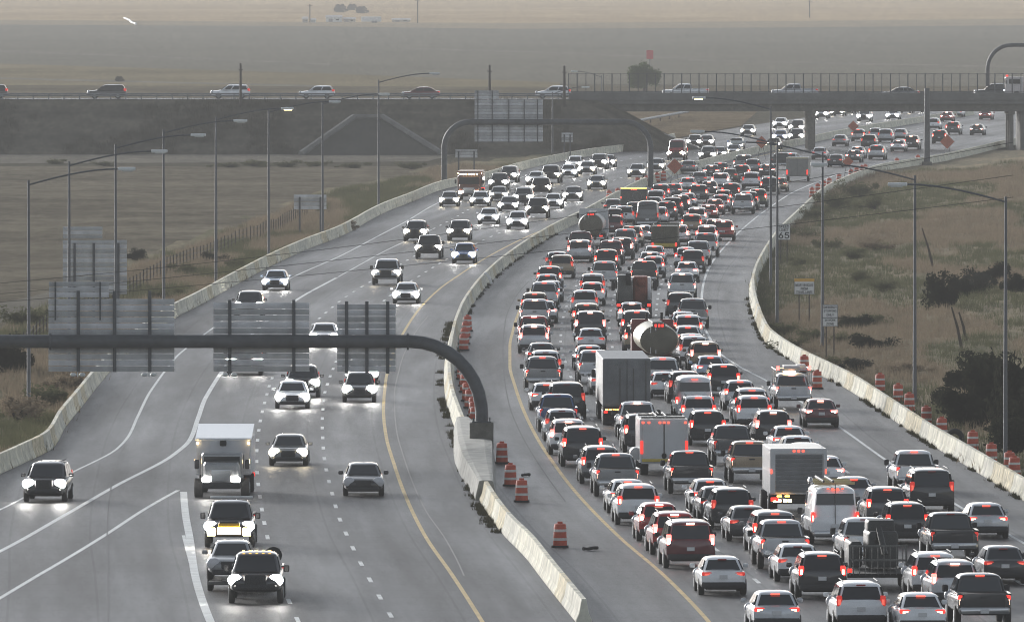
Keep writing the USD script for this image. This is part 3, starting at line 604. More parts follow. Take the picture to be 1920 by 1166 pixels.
# small litter and broken markers along the barriers
for px, py, w, lab in ((1107, 1032, .8, 'black strip of tyre tread on the left shoulder at the lower bend'), (986, 893, .5, 'black tread scrap on the shoulder right of the gantry pedestal')):
    p = ground(px, py); k = thing('tyre_scrap', p, .3, lab, 'debris')
    r = np.random.default_rng(int(px)); xs = np.linspace(-w / 2, w / 2, 7)
    put('tread', MB().tube([[q, .25 * math.sin(q * 4), .07 + .05 * r.random()] for q in xs], .05 + .04 * r.random(7), 6), RUBBER, k, 40)
for pts, lab in (([(908, 512), (914, 516), (919, 524), (921, 532)], 'white bent marker strip leaning on the median barrier'), ([(1396, 541), (1408, 531), (1418, 519), (1421, 517)], 'pale broken marker leaning on the right barrier bend'), ([(1412, 536), (1418, 530), (1421, 524), (1422, 521)], 'tan broken marker stub behind the right barrier bend'), ([(1250, 322), (1254, 327), (1258, 331), (1262, 333)], 'white bent marker strip on the far median')):
    q = ground(pts[-1][0], pts[-1][1] + 12); mb = MB(); mb.tube([at(x, y, q[1] - .6) for x, y in pts], .11, 6)
    tag(put('bent_marker', mb, SIGNW), lab, 'marker')

# ------------------------------------------------------------------ vehicles: shared shapes
PAINT = {'white': (.80, .81, .82), 'silver': (.50, .51, .53), 'grey': (.22, .225, .23), 'black': (.012, .012, .014), 'dark grey': (.075, .078, .083), 'red': (.30, .02, .02), 'maroon': (.09, .012, .016),
         'blue': (.05, .09, .2), 'pale blue': (.35, .42, .52), 'tan': (.28, .22, .15), 'cream': (.55, .5, .4), 'olive': (.07, .075, .045), 'orange': (.5, .13, .03), 'dark green': (.03, .05, .04)}
METALLIC = {'silver', 'grey', 'dark grey', 'blue', 'tan', 'pale blue'}
def paint(c): return mat('paint_' + c.replace(' ', '_'), PAINT[c], .32, .35 if c in METALLIC else 0.0, .9, var=.12, vscale=1.2)
WIN = mat('tinted_glass', (.012, .014, .017), .05, 0, 0, spec=.6)
PLASTIC = mat('black_plastic', (.022, .022, .024), .6)
UNDER = mat('underbody', (.012, .012, .012), .9)
CHROME = mat('chrome', (.5, .5, .5), .2, .9)
TYRE = mat('tyre', (.02, .02, .02), .85)
RIM = mat('wheel_rim', (.35, .36, .37), .35, .8)
PLATE = mat('number_plate', (.6, .6, .6), .5)
TAIL = [mat('tail_lamp_dim', (.35, .02, .02), .25, emit=(1, .05, .03), es=.25), mat('tail_lamp_on', (.5, .03, .03), .25, emit=(1, .045, .03), es=.8), mat('tail_lamp_bright', (.7, .1, .1), .25, emit=(1, .12, .1), es=3.0)]
BULB = [mat('bulb_dim', (.5, .1, .08), .3, emit=(1, .15, .1), es=.5), mat('bulb_on', (.8, .4, .3), .3, emit=(1, .42, .28), es=3.0), mat('bulb_bright', (.9, .6, .5), .3, emit=(1, .62, .52), es=14.0)]
STOP = [mat('stop_lamp_off', (.25, .02, .02), .3), mat('stop_lamp_on', (.5, .03, .03), .3, emit=(1, .10, .06), es=1.3), mat('stop_lamp_bright', (.7, .1, .1), .3, emit=(1, .42, .3), es=8.0)]
HEADOFF = mat('head_lamp_off', (.5, .5, .52), .1)
HEAD = mat('head_lamp_on', (.9, .9, .9), .1, emit=(1, .96, .9), es=60.0)
HEADW = mat('head_lamp_warm', (.9, .85, .75), .1, emit=(1, .85, .6), es=22.0)
AMBER = mat('amber_lamp', (.7, .3, .03), .3, emit=(1, .5, .1), es=4.0)
AMBERW = mat('amber_lamp_bright', (.8, .45, .1), .3, emit=(1, .72, .35), es=9.0)

def se_ring(hx, hy, n=20, e=5.0):
    a = np.arange(n) * 2 * math.pi / n + math.pi / n
    c, s = np.cos(a), np.sin(a)
    return np.sign(c) * np.abs(c) ** (2 / e) * hx, np.sign(s) * np.abs(s) ** (2 / e) * hy
def lower(mb, secs, n=20, e=4.5):
    rings = []
    for y, hw, z0, z1 in secs:
        x, z = se_ring(hw, (z1 - z0) / 2, n, e); rings.append(np.stack([x, np.full(n, y), z + (z0 + z1) / 2], 1))
    v, f = loft(rings); mb.add(v, f)
class Cabin:
    """Greenhouse between belt and roof; gives its shell and glass panels."""
    def __init__(s, zb, zr, yb, yr, wb, wr): s.zb, s.zr, s.yb, s.yr, s.wb, s.wr = zb, zr, yb, yr, wb, wr
    def at(s, t):
        L = lambda a, b: a + (b - a) * t
        return L(s.yb[0], s.yr[0]), L(s.yb[1], s.yr[1]), L(s.wb, s.wr), L(s.zb, s.zr)
    def shell(s, mb, n=24):
        rings = []
        for t, k in ((0, 0), (.5, 0), (.82, .0), (.875, .025), (.92, .08), (.955, .17), (.985, .32), (1.0, .52)):
            y0, y1, w, z = s.at(t); x, y = se_ring(w - k, (y1 - y0) / 2 - k, n, 7)
            rings.append(np.stack([x, y + (y0 + y1) / 2, np.full(n, z)], 1))
        v, f = loft(rings); mb.add(v, f)
    def end(s, front, t0=.1, t1=.78, inset=.13):
        mb = MB(); V = []
        for d in (.02, -.03):
            for t in (t0, t1):
                y0, y1, w, z = s.at(t); y = (y1 + d) if front else (y0 - d); xx = w - inset * (1.05 if t == t0 else 1)
                V += [[-xx, y, z], [xx, y, z]]
        V = np.array(V)[[0, 1, 3, 2, 4, 5, 7, 6]]
        v, f = loft([V[4:], V[:4]]); mb.add(v, f); return mb
    def side(s, sx, f0, f1, t0=.12, t1=.77):
        V = []
        for d in (-.03, .015):
            for t, q in ((t0, (f0, f1)), (t1, (f0 + .02, f1 - .02))):
                y0, y1, w, z = s.at(t); V += [[sx * (w + d), y0 + (y1 - y0) * q[0], z], [sx * (w + d), y0 + (y1 - y0) * q[1], z]]
        V = np.array(V)[[0, 1, 3, 2, 4, 5, 7, 6]]
        v, f = loft([V[:4], V[4:]]); mb = MB(); mb.add(v, f); return mb
def wheel_mb(x, y, r, w):
    sx = 1 if x > 0 else -1
    t = MB().tube([[x - w / 2, y, r], [x - w / 2 + .03, y, r], [x + w / 2 - .03, y, r], [x + w / 2, y, r]], np.array([r * .88, r, r, r * .88]), 18)
    q = MB().tube([[x + sx * (w / 2 - .02), y, r], [x + sx * (w / 2 + .012), y, r]], np.array([r * .62, r * .55]), 12)
    return t, q
KINDS = {
 'sedan': dict(name='sedan', cat='car', L=4.75, W=1.83, secs=[(-2.37, .68, .42, .82), (-2.31, .84, .32, .96), (-1.7, .905, .24, 1.02), (0, .915, .21, .97), (1.2, .91, .22, .95), (2.0, .87, .26, .84), (2.28, .77, .33, .74), (2.37, .6, .42, .64)],
   cab=(.93, 1.46, (-1.95, 1.25), (-1.12, .28), .83, .60), wr=.325, wy=(-1.38, 1.42), tl=(.62, -2.30, .84, .42, .17), stop=1.36, hl=(.66, 2.2, .66), gl=(.6, .42), sides=((.06, .5), (.52, .93)), plate=.74),
 'hatch': dict(name='crossover', cat='car', L=4.4, W=1.82, secs=[(-2.2, .7, .45, .95), (-2.14, .86, .34, 1.05), (-1.5, .905, .26, 1.05), (0, .91, .23, 1.02), (1.1, .905, .24, 1.0), (1.85, .87, .28, .9), (2.12, .77, .36, .8), (2.2, .6, .45, .68)],
   cab=(.99, 1.62, (-2.08, 1.1), (-1.72, .15), .84, .62), wr=.335, wy=(-1.28, 1.3), tl=(.74, -2.12, 1.02, .22, .3), stop=1.55, hl=(.66, 2.05, .74), gl=(.62, .5), sides=((.05, .48), (.5, .93)), plate=.72),
 'suv': dict(name='suv', cat='car', L=4.85, W=1.93, secs=[(-2.42, .76, .48, 1.05), (-2.36, .92, .36, 1.14), (-1.6, .96, .28, 1.14), (0, .965, .25, 1.1), (1.2, .96, .26, 1.08), (2.0, .92, .3, 1.0), (2.32, .82, .38, .88), (2.42, .66, .48, .74)],
   cab=(1.07, 1.75, (-2.3, 1.2), (-2.02, .25), .9, .70), wr=.37, wy=(-1.42, 1.45), tl=(.80, -2.36, 1.08, .2, .4), stop=1.66, hl=(.71, 2.25, .84), gl=(.7, .6), sides=((.04, .33), (.35, .64), (.66, .94)), plate=.8, rack=1),
 'bigsuv': dict(name='suv', cat='car', L=5.3, W=2.05, secs=[(-2.64, .86, .5, 1.12), (-2.58, .98, .4, 1.22), (-1.7, 1.02, .32, 1.22), (0, 1.025, .3, 1.18), (1.4, 1.02, .3, 1.15), (2.3, .98, .34, 1.06), (2.56, .9, .42, .96), (2.65, .74, .5, .82)],
   cab=(1.14, 1.92, (-2.5, 1.35), (-2.3, .5), .96, .80), wr=.4, wy=(-1.5, 1.62), tl=(.87, -2.57, 1.16, .2, .46), stop=1.84, hl=(.77, 2.48, .9), gl=(.78, .66), sides=((.04, .34), (.36, .64), (.66, .93)), plate=.82, rack=1),
 'pickup': dict(name='pickup_truck', cat='pickup', L=5.8, W=2.05, secs=[(-2.88, .9, .62, 1.16), (-2.82, .98, .56, 1.24), (-1.0, 1.01, .48, 1.24), (0, 1.015, .42, 1.2), (1.5, 1.015, .42, 1.18), (2.45, .98, .44, 1.1), (2.8, .9, .48, 1.02), (2.9, .78, .54, .92)],
   cab=(1.18, 1.9, (-.82, 1.62), (-.68, .72), .95, .74), wr=.4, wy=(-1.75, 1.8), tl=(.88, -2.81, 1.0, .18, .42), stop=1.84, hl=(.78, 2.7, .92), gl=(.8, .74), sides=((.06, .46), (.49, .9)), plate=.64, bed=1),
 'minivan': dict(name='minivan', cat='van', L=5.1, W=1.99, secs=[(-2.54, .82, .4, 1.05), (-2.48, .95, .3, 1.14), (-1.6, .99, .24, 1.12), (0, .995, .22, 1.1), (1.3, .985, .24, 1.06), (2.15, .93, .28, .95), (2.44, .82, .34, .84), (2.54, .66, .42, .7)],
   cab=(1.04, 1.77, (-2.44, 1.7), (-2.22, .45), .93, .74), wr=.35, wy=(-1.5, 1.55), tl=(.83, -2.48, 1.1, .18, .42), stop=1.69, hl=(.72, 2.36, .78), gl=(.62, .5), sides=((.04, .3), (.32, .6), (.62, .92)), plate=.74),
 'van': dict(name='cargo_van', cat='van', L=5.9, W=2.06, secs=[(-2.94, .94, .45, 1.1), (-2.9, 1.0, .38, 1.2), (-1.5, 1.03, .32, 1.2), (0, 1.03, .3, 1.18), (1.6, 1.02, .3, 1.14), (2.5, .96, .34, 1.02), (2.84, .85, .4, .9), (2.94, .68, .48, .76)],
   cab=(1.12, 2.42, (-2.9, 2.2), (-2.78, 1.2), 1.0, .86), wr=.38, wy=(-1.75, 1.95), tl=(.94, -2.89, 1.15, .13, .46), stop=2.3, hl=(.76, 2.74, .85), gl=(.66, .6), sides=((.74, .93),), plate=.8, rw=(.42, .78)),
}
def car_parts(kind, front_lit):
    """Parts of one kind of car: (path, mesh, material key, smoothing)."""
    k = KINDS[kind]; P = []; add = lambda *a: P.append(a)
    b = MB(); lower(b, k['secs']); add('body', b, 'paint', 45)
    c = Cabin(*k['cab']); r = MB(); c.shell(r); add('cabin', r, 'paint', 45)
    t0, t1 = k.get('rw', (.1, .78))
    add('rear_window', c.end(False, t0, t1), WIN, False); add('windshield', c.end(True, .06 if kind != 'van' else .3, .79), WIN, False)
    for s in (-1, 1):
        for f0, f1 in k['sides']: add('side_window', c.side(s, f0, f1, *((.1, .77) if kind != 'van' else (.34, .74))), WIN, False)
    W2, L2 = k['W'] / 2, k['L'] / 2; x, y, z, w, h = k['tl']
    for s in (-1, 1):
        add('tail_light', MB().box(s * x, y + .1, z, w, .28, h, .04), 'tail', 30); add('tail_light/bulb', MB().box(s * x, y - .045, z - h * .08, w * .5, .03, h * .5, .02), 'bulb', False)
    zr = k['cab'][1]; yr = k['cab'][3][0] - (.1 if kind != 'pickup' else .05)
    add('stop_light', MB().box(0, yr + (k['cab'][2][0] - yr) * .16 - .03, k['stop'], .34, .06, .05, .01), 'stop', False)
    hx, hy, hz = k['hl']
    for s in (-1, 1): add('headlight', MB().ell((s * hx, hy, hz), (.28, .17, .23), 14, 9), HEAD if front_lit else HEADOFF, True)
    gz, gh = k['gl'][0], .3 if kind in ('sedan', 'hatch', 'minivan') else .42
    add('grille', MB().box(0, L2 - .06, gz + (.0 if gh < .4 else .12), hx * 1.15, .16, gh, .05), PLASTIC, 30)
    add('front_bumper', MB().box(0, L2 - .1, k['gl'][1] - .08, W2 * 1.6, .3, .2, .06), PLASTIC, 30)
    zb = k['secs'][1][2]
    add('rear_bumper', MB().box(0, -L2 + .1, zb + .1, W2 * 1.84, .3, .24, .07), CHROME if kind in ('pickup', 'van') else PLASTIC, 30)
    add('number_plate', MB().box(0, -L2 - .02 if kind not in ('pickup', 'van') else -L2 - .06, k['plate'], .31, .03, .15, .005), PLATE, False)
    add('underbody', MB().box(0, 0, zb + .02, W2 * 1.5, k['L'] * .86, .22, .05), UNDER, False)
    for s in (-1, 1):
        y0 = k['cab'][2][1] - .55; add('mirror', MB().box(s * (W2 + .12), y0, k['cab'][0] + .1, .22, .13, .17 if kind not in ('pickup', 'van') else .26, .05), 'paint' if kind in ('sedan', 'hatch', 'suv', 'minivan') else PLASTIC, 30)
    for yy in k['wy']:
        for s in (-1, 1):
            t, q = wheel_mb(s * (W2 - .1), yy, k['wr'], .24); add('wheel', t, TYRE, 40); add('wheel/rim', q, RIM, 30)
    if k.get('bed'):
        for s in (-1, 1): add('bed_rail', MB().box(s * .93, -1.85, 1.26, .14, 1.9, .06, .02), 'paint', 30)
        add('bed', MB().box(0, -1.85, 1.235, 1.7, 1.9, .03), UNDER, False)
        add('tailgate', MB().box(0, -2.86, 1.02, 1.56, .08, .5, .03), 'paint', 30)
        add('tailgate_handle', MB().box(0, -2.91, 1.15, .26, .03, .06, .01), PLASTIC, False)
    if k.get('rack'):
        for s in (-1, 1): add('roof_rail', MB().tube([[s * (k['cab'][5] - .06), yy, zr + .04] for yy in np.linspace(k['cab'][3][0] + .15, k['cab'][3][1] - .1, 4)], .025, 6), PLASTIC, 40)
    return P
cache = {}
def emit(parts, t, colour, brake=1):
    for path, mb, m, sm in parts:
        mm = paint(colour) if m == 'paint' else TAIL[brake] if m == 'tail' else BULB[brake] if m == 'bulb' else STOP[brake] if m == 'stop' else m
        if '/' in path:
            top, sub = path.split('/', 1); n = names.get((path_of(t), top), 1) - 1
            put(sub, mb, mm, path_of(t) + '/' + (top if n == 0 else f'{top}_{n:03d}'), sm)
        else: put(path, mb, mm, t, sm)
def build_car(kind, colour, brake, front):
    def b(t):
        if (kind, front) not in cache: cache[kind, front] = car_parts(kind, front)
        warm = colour in ('dark grey', 'silver', 'maroon') or (kind, colour) in (('sedan', 'grey'), ('pickup', 'black'))
        emit([(a, m, HEADW if q is HEAD and warm else q, sm) for a, m, q, sm in cache[kind, front]], t, colour, brake)
    return b

# the traffic, listed from the photograph: kind, colour, base column, base row, brake lights (0 off, 1 on, 2 bright)
KEY = dict(S='sedan', H='hatch', U='suv', B='bigsuv', P='pickup', N='minivan', V='van')
COL = dict(w='white', s='silver', g='grey', k='black', d='dark grey', r='red', m='maroon', b='blue', l='pale blue', t='tan', c='cream', n='olive', o='orange')
RIGHT = """S w 1024 770 1;B d 1061 786 1;P b 1045 811 0;H s 1052 828 1;U w 1064 854 2;B k 1090 876 1;U g 1124 908 1;P g 1154 932 1;S w 1175 963 1;U w 1193 985 1;H r 1232 1016 2;U r 1260 1041 2;B m 1289 1067 2;S w 1352 1117 1;S s 1452 1186 1
P w 1195 826 2;B k 1205 850 1;P k 1293 927 1;S w 1330 962 1;S d 1345 977 0;U k 1369 993 0;S d 1401 1016 0;V w 1300 793 1;U w 1308 806 1;U k 1325 836 1;P d 1373 874 1;P t 1406 907 1;N g 1448 1040 1;P s 1466 1068 1;S w 1494 1092 1;U k 1529 1106 1;U w 1610 1182 1
H s 1386 770 1;U w 1408 791 1;U w 1412 806 1;U k 1448 836 2;S w 1478 856 1;S w 1495 876 0;S w 1510 890 0;S w 1546 916 2;P w 1622 1064 0;U k 1697 1022 1;U d 1660 991 1;S s 1600 958 1
B k 1743 962 1;P w 1716 926 1;S s 1848 1010 1;P k 1784 1053 1;S k 1880 1096 1;U w 1742 1112 1;U s 1778 1126 2;P k 1840 1178 1;S w 1725 1190 1;S m 1538 802 2
N s 1088 492 2;U t 1054 522 1;H s 1045 512 0;U d 1031 545 1;S w 1027 553 1;S w 1032 566 1;P s 1021 582 1;U t 1003 598 1;S s 1020 606 2;P s 1003 617 2;P r 1001 651 2;U s 1001 663 2;S d 1015 690 1;U w 1022 715 0;P g 1017 734 1
P m 1146 497 2;U k 1138 511 1;P s 1134 540 1;U w 1112 560 0;H w 1111 573 1;U w 1097 593 1;U t 1100 620 1;B k 1107 641 1;S w 1108 661 0;S s 1104 695 1;P s 1115 721 1;S s 1135 741 1
S w 1228 496 1;S w 1219 508 1;H s 1226 521 1;P k 1209 539 1;H w 1185 613 1;B d 1194 640 1;U t 1198 663 1;P w 1243 736 1;S w 1247 748 1;U k 1283 757 0
U k 1300 512 1;H w 1287 503 1;S w 1289 528 1;P s 1280 564 2;U d 1276 598 1;P g 1300 616 1;S w 1282 628 1;U w 1290 643 1;S w 1290 656 1;S w 1297 672 1;U w 1300 686 1;U t 1320 697 1;S l 1331 716 1;U k 1355 743 1
P m 1089 479 1;U m 1150 442 1;U d 1151 428 1;S s 1158 416 0;U w 1172 423 1;B k 1194 419 1;U c 1186 463 1;P s 1173 474 1;U k 1167 487 1;V d 1216 428 1;U w 1235 425 1;U d 1251 414 1;U t 1299 441 1;U w 1308 426 1;S r 1329 414 2;S r 1340 442 2;U r 1358 452 2;U w 1327 462 2;P s 1325 482 1;P s 1310 498 0;S w 1206 455 1;U w 1273 461 1
U g 1240 379 1;U w 1231 391 1;S d 1226 399 0;S d 1264 372 1;S w 1291 360 1;S w 1290 391 1;U k 1277 401 1;U k 1262 406 1;S d 1150 403 1;S g 1292 326 0;S g 1313 349 0;S k 1336 335 1;S k 1352 330 1;U w 1353 356 1;S k 1331 367 2;U d 1311 380 1;U k 1372 377 1;U k 1393 341 1;U w 1411 355 1;S n 1370 342 0;P g 1396 323 2;H g 1413 326 0;S k 1441 333 1;H c 1357 388 1;H s 1353 397 1;S r 1341 403 2;P s 1395 402 2;U d 1405 394 1;U n 1422 389 1
U k 1445 365 1;S t 1462 360 1;S w 1485 311 1;S s 1539 300 0;P k 1467 319 0;S k 1570 314 1;S d 1603 305 1;S w 1610 298 2;U s 1647 300 1;S w 1687 285 2;U k 1712 281 1;U d 1632 279 1;S s 1577 275 0;H s 1612 266 1;U s 1663 268 1;S s 1690 263 1;H s 1644 264 0;U k 1765 270 1;U d 1790 253 1;S k 1835 254 2;S r 1851 225 2;S w 1797 220 1;S r 1778 229 1;H w 1753 244 1"""
LEFT = """S w 917 421;H w 971 431;P k 1009 410;S w 1038 392;S k 954 398;U g 982 386;P k 1015 369;S g 936 378;S s 901 388;S g 843 388;U k 936 357;U k 955 343;S w 1006 348;P d 1034 344;H w 1079 320;S w 1067 334;S g 1102 328;U g 1124 318;S k 1140 315;S g 1120 356;S k 1075 378;S g 1195 333;S g 1232 322;V m 1271 301;H k 1303 277;S k 1326 276;U g 1329 303;S g 1350 299;S s 1377 294;S b 1382 281;S g 1404 255;S g 1452 281;S b 1465 266;U k 1495 267;S w 1465 241;U k 1496 250;H g 1543 223;S g 1574 218;S w 1592 214;U w 1623 229;S w 1677 225;S g 1700 213;S k 1722 212
U d 780 453;P k 805 486;U d 862 452;H b 871 495;S l 517 545;P s 726 535;S w 762 570;U k 467 596;B k 458 704;S w 607 651;U k 566 746;S w 547 767;H k 673 755;S k 678 722;U k 87 942;S g 541 874"""
SPECIAL = {  # named vehicles with their own builders, filled below: key -> (column, row, length, word, side)
 'semi_trailer': (1171, 800, 14.0, 'grey trailer', 'R'), 'tanker': (1230, 702, 11.0, 'silver tanker', 'R'), 'tanker2': (1112, 461, 10.0, 'grey tanker', 'R'), 'flatbed': (1190, 600, 9.0, 'flatbed truck', 'R'),
 'service_truck': (1241, 892, 7.2, 'white service truck', 'R'), 'box_truck': (1490, 968, 8.0, 'white box truck', 'R'), 'rack_pickup': (1485, 768, 5.8, 'rack pickup', 'R'), 'work_van': (1560, 1021, 5.9, 'lettered van', 'R'), 'machine_trailer': (1640, 1108, 6.5, 'dark trailer', 'R'),
 'dump_truck': (1249, 480, 7.5, 'olive dump truck', 'R'), 'circle_truck': (1191, 407, 7.5, 'dark box truck', 'R'), 'cargo_trailer': (1498, 341, 6.0, 'cargo trailer', 'R'),
 'orange_truck': (882, 377, 8.0, 'orange truck', 'L'), 'white_truck': (417, 934, 8.0, 'white box truck', 'L'), 'plow_truck': (430, 1028, 5.9, 'amber lit pickup', 'L'), 'hauler': (479, 1133, 5.9, 'dark pickup with trailer', 'L'), 'old_sedan': (680, 931, 4.75, 'unlit sedan', 'L')}
VEH = []
for side, txt in (('R', RIGHT), ('L', LEFT)):
    for row in txt.replace('\n', ';').split(';'):
        q = row.split(); kind, col = KEY[q[0]], COL[q[1]]; p = ground(float(q[2]), float(q[3]))
        VEH.append(dict(side=side, kind=kind, col=col, X=p[0], Y=p[1], L=KINDS[kind]['L'], W=KINDS[kind]['W'], br=int(q[4]) if len(q) > 4 else 1, py=float(q[3]), word=f"{col} {KINDS[kind]['name'].replace('_', ' ').replace('suv', 'SUV').replace(' truck', '')}", fix=False))
for key, (px, py, L, word, side) in SPECIAL.items():
    p = ground(px, py); VEH.append(dict(side=side, kind=key, col='', X=p[0], Y=p[1], L=L, W=2.5, br=1, py=py, word=word, fix=True))
lrng = random.Random(4)
for v in VEH:
    v['Y'] += v['L'] / 2; u = lrng.random()
    if v['side'] == 'R' and not v['fix'] and v['br'] == 1: v['br'] = 0 if u < .2 else 2 if u > .82 and v['py'] < 720 else 1
for it in range(60):                                     # nobody drives inside another car: part them along the road
    moved = 0
    for i, a in enumerate(VEH):
        for b in VEH[i + 1:]:
            g = (a['L'] + b['L']) / 2 + .8 - abs(a['Y'] - b['Y'])
            if g > 0 and abs(a['X'] - b['X']) < (a['W'] + b['W']) / 2 + .08:
                far, near = (a, b) if a['Y'] > b['Y'] else (b, a)
                if far['fix'] and near['fix']: continue
                wf = 0 if far['fix'] else 1 if near['fix'] else .5
                far['Y'] += g * wf; near['Y'] -= g * (1 - wf); moved += 1
    if not moved: break
def lane_of(v):
    Y, X = v['Y'], v['X']
    if v['side'] == 'R':
        b = [float(right_lane(k)(Y)) for k in range(6)]; k = int(np.clip(np.searchsorted(b, X) - 1, 0, 4)); return k
    b = [float(EA(Y)), float(EB(Y)), float(D1(Y)), float(D2(Y))]
    return int(np.clip(np.searchsorted(b, X) - 1, 0, 3))
LN = {'R': ['leftmost queue lane', 'second queue lane', 'third queue lane', 'fourth queue lane', 'rightmost lane'], 'L': ['outer oncoming lane', 'second oncoming lane', 'third oncoming lane', 'inner oncoming lane']}
for v in VEH: v['lane'] = lane_of(v)
ORD = ['first', 'second', 'third', 'fourth', 'fifth', 'sixth', 'seventh', 'eighth', 'ninth', 'tenth', 'eleventh', 'twelfth', 'thirteenth', 'fourteenth', 'fifteenth', 'sixteenth', 'seventeenth', 'eighteenth', 'nineteenth', 'twentieth']
LIT = ['without brake lights', 'with red tail lights', 'with glaring brake lights']
byl = {}
for v in sorted(VEH, key=lambda v: v['Y']): byl.setdefault((v['side'], v['lane']), []).append(v)
used = set()
def first_unique(c):
    for s in c:
        if s and s not in used and len(s.split()) <= 16: used.add(s); return s
    return None
def label_vehicle(v):
    q = byl[v['side'], v['lane']]; i = q.index(v); lane = LN[v['side']][v['lane']]
    ah = q[i + 1]['word'] if i + 1 < len(q) else None; bh = q[i - 1]['word'] if i else None
    lit = LIT[v['br']] if v['side'] == 'R' else 'with headlights on'
    fwd, back = ('behind', 'ahead of') if v['side'] == 'R' else ('following', 'leading')
    side = sorted([u for u in VEH if u is not v and abs(u['Y'] - v['Y']) < 9 and u['side'] == v['side'] and abs(u['X'] - v['X']) < 5], key=lambda u: abs(u['X'] - v['X']))
    sd = None
    if side: sd = f"{'left' if v['X'] < side[0]['X'] else 'right'} of the {side[0]['word']}"
    c = []
    nearest = min([u for u in VEH if u['fix'] and u['side'] == v['side'] and u is not v and u['word'] != v['word']], key=lambda u: math.hypot(u['X'] - v['X'], (u['Y'] - v['Y']) / 6))
    A, B = (bh, ah) if v['side'] == 'L' else (ah, bh)
    if sd: c += [f"{v['word']} {lit}, beside and {sd} in the {lane}"]
    if A: c += [f"{v['word']} {lit}, right behind the {A} in the {lane}"]
    if A and B: c += [f"{v['word']} between {A} ahead and {B} behind, {lane}", f"{v['word']} {lit} between {A} and {B} near the {nearest['word']}"]
    if A: c += [f"{v['word']} behind {A} in {lane}, near the {nearest['word']}"]
    same = [u for u in q if u['word'] == v['word']]; k = same.index(v)
    c += [f"{ORD[k]} nearest {v['word']} in the {lane}", f"{v['word']}, {ORD[min(i, 19)]} nearest vehicle of the {lane}"] if k < 20 else []
    return first_unique(c) or f"{v['word']} number {i} from the near end of the {lane}"
def yaw_of(v):
    a = -math.atan(heading(v['X'], v['Y']))
    return a if v['side'] == 'R' else a + math.pi
for v in VEH:
    if v['fix']: continue
    lit = v['side'] == 'L'; key = (v['kind'], v['col'], v['br'] if not lit else 0, lit)
    grp = 'vehicles queueing away from the camera' if not lit else 'oncoming vehicles with headlights'
    copy_or_build(key, KINDS[v['kind']]['name'], build_car(v['kind'], v['col'], key[2], lit), (v['X'], v['Y'], 0), yaw_of(v), label_vehicle(v), KINDS[v['kind']]['cat'], grp)

# ------------------------------------------------------------------ trucks and other single vehicles (origin at the middle of the base, front towards +y)
def wheels(P, ys, W2, r, w=.28, n=1):
    for yy in ys:
        for s in (-1, 1):
            t, q = wheel_mb(s * (W2 - w / 2), yy, r, w); P += [('wheel', t, TYRE, 40), ('wheel/rim', q, RIM, 30)]
def lamp(P, name, x, y, z, w, h, m, d=.06): P.append((name, MB().box(x, y, z, w, d, h, min(w, h) * .25), m, 30))
def lamp_row(P, name, xs, y, z, m, w=.12, h=.09):
    for x in xs: lamp(P, name, x, y, z, w, h, m)
def cab(P, y0, y1, W, zt, col='paint', hood=0.0, lit=False, hz=.8):
    """A truck cab from y0 to y1 with windshield, mirrors, grille and lights at its front."""
    yh = y1 - hood
    P.append(('cab', MB().box(0, (y0 + yh) / 2, (zt + .55) / 2 + .0, W, yh - y0, zt - .55, .12), col, 40))
    if hood: P.append(('hood', MB().box(0, (yh + y1) / 2 - .1, (1.62 + .5) / 2, W * .86, hood + .2, 1.12, .14), col, 40))
    zw = zt - .52 if zt > 2 else zt - .4
    P.append(('windshield', MB().box(0, yh + .005, zw, W * .86, .05, .7 if zt > 2 else .5, .04), WIN, 30))
    for s in (-1, 1):
        P.append(('side_window', MB().box(s * (W / 2 + .004), (y0 + yh) / 2, zw, .05, (yh - y0) * .6, .6, .03), WIN, 30))
        P.append(('mirror', MB().box(s * (W / 2 + .2), yh - .1, zw - .1, .2, .12, .42, .04), PLASTIC, 30))
        P.append(('headlight', MB().ell((s * W * .36, y1 - .02, hz + .1), (.2, .12, .15), 12, 8), HEAD if lit else HEADOFF, True))
    P.append(('grille', MB().box(0, y1 + .01, hz + .28, W * .5, .08, .55, .05), CHROME, 30)); P.append(('front_bumper', MB().box(0, y1 - .02, .58, W * .94, .3, .3, .06), PLASTIC, 30))
def chassis(P, y0, y1, z=.75, w=.9): P.append(('chassis', MB().box(0, (y0 + y1) / 2, z, w, y1 - y0, .3, .03), UNDER, 30))
def place(key, name, label, cat, P, colour='white', brake=1):
    v = next(u for u in VEH if u['kind'] == key)
    t = thing(name, (v['X'], v['Y'], 0), yaw_of(v), label, cat); emit(P, t, colour, brake); used.add(label); return t, v
GREYBOX = mat('trailer_grey', (.15, .155, .16), .45, .3, var=.2, vscale=1.0)
WHITEBOX = mat('box_white', (.52, .525, .53), .35, 0, .3, var=.08, vscale=1.0)
ALUBOX = mat('tank_aluminium', (.36, .33, .25), .4, .35, var=.15, vscale=.8)
DULLBOX = mat('dull_box', (.09, .09, .085), .5, var=.25, vscale=.9)
RUST = mat('rust_red_machine', (.2, .045, .025), .6, var=.35, vscale=2)

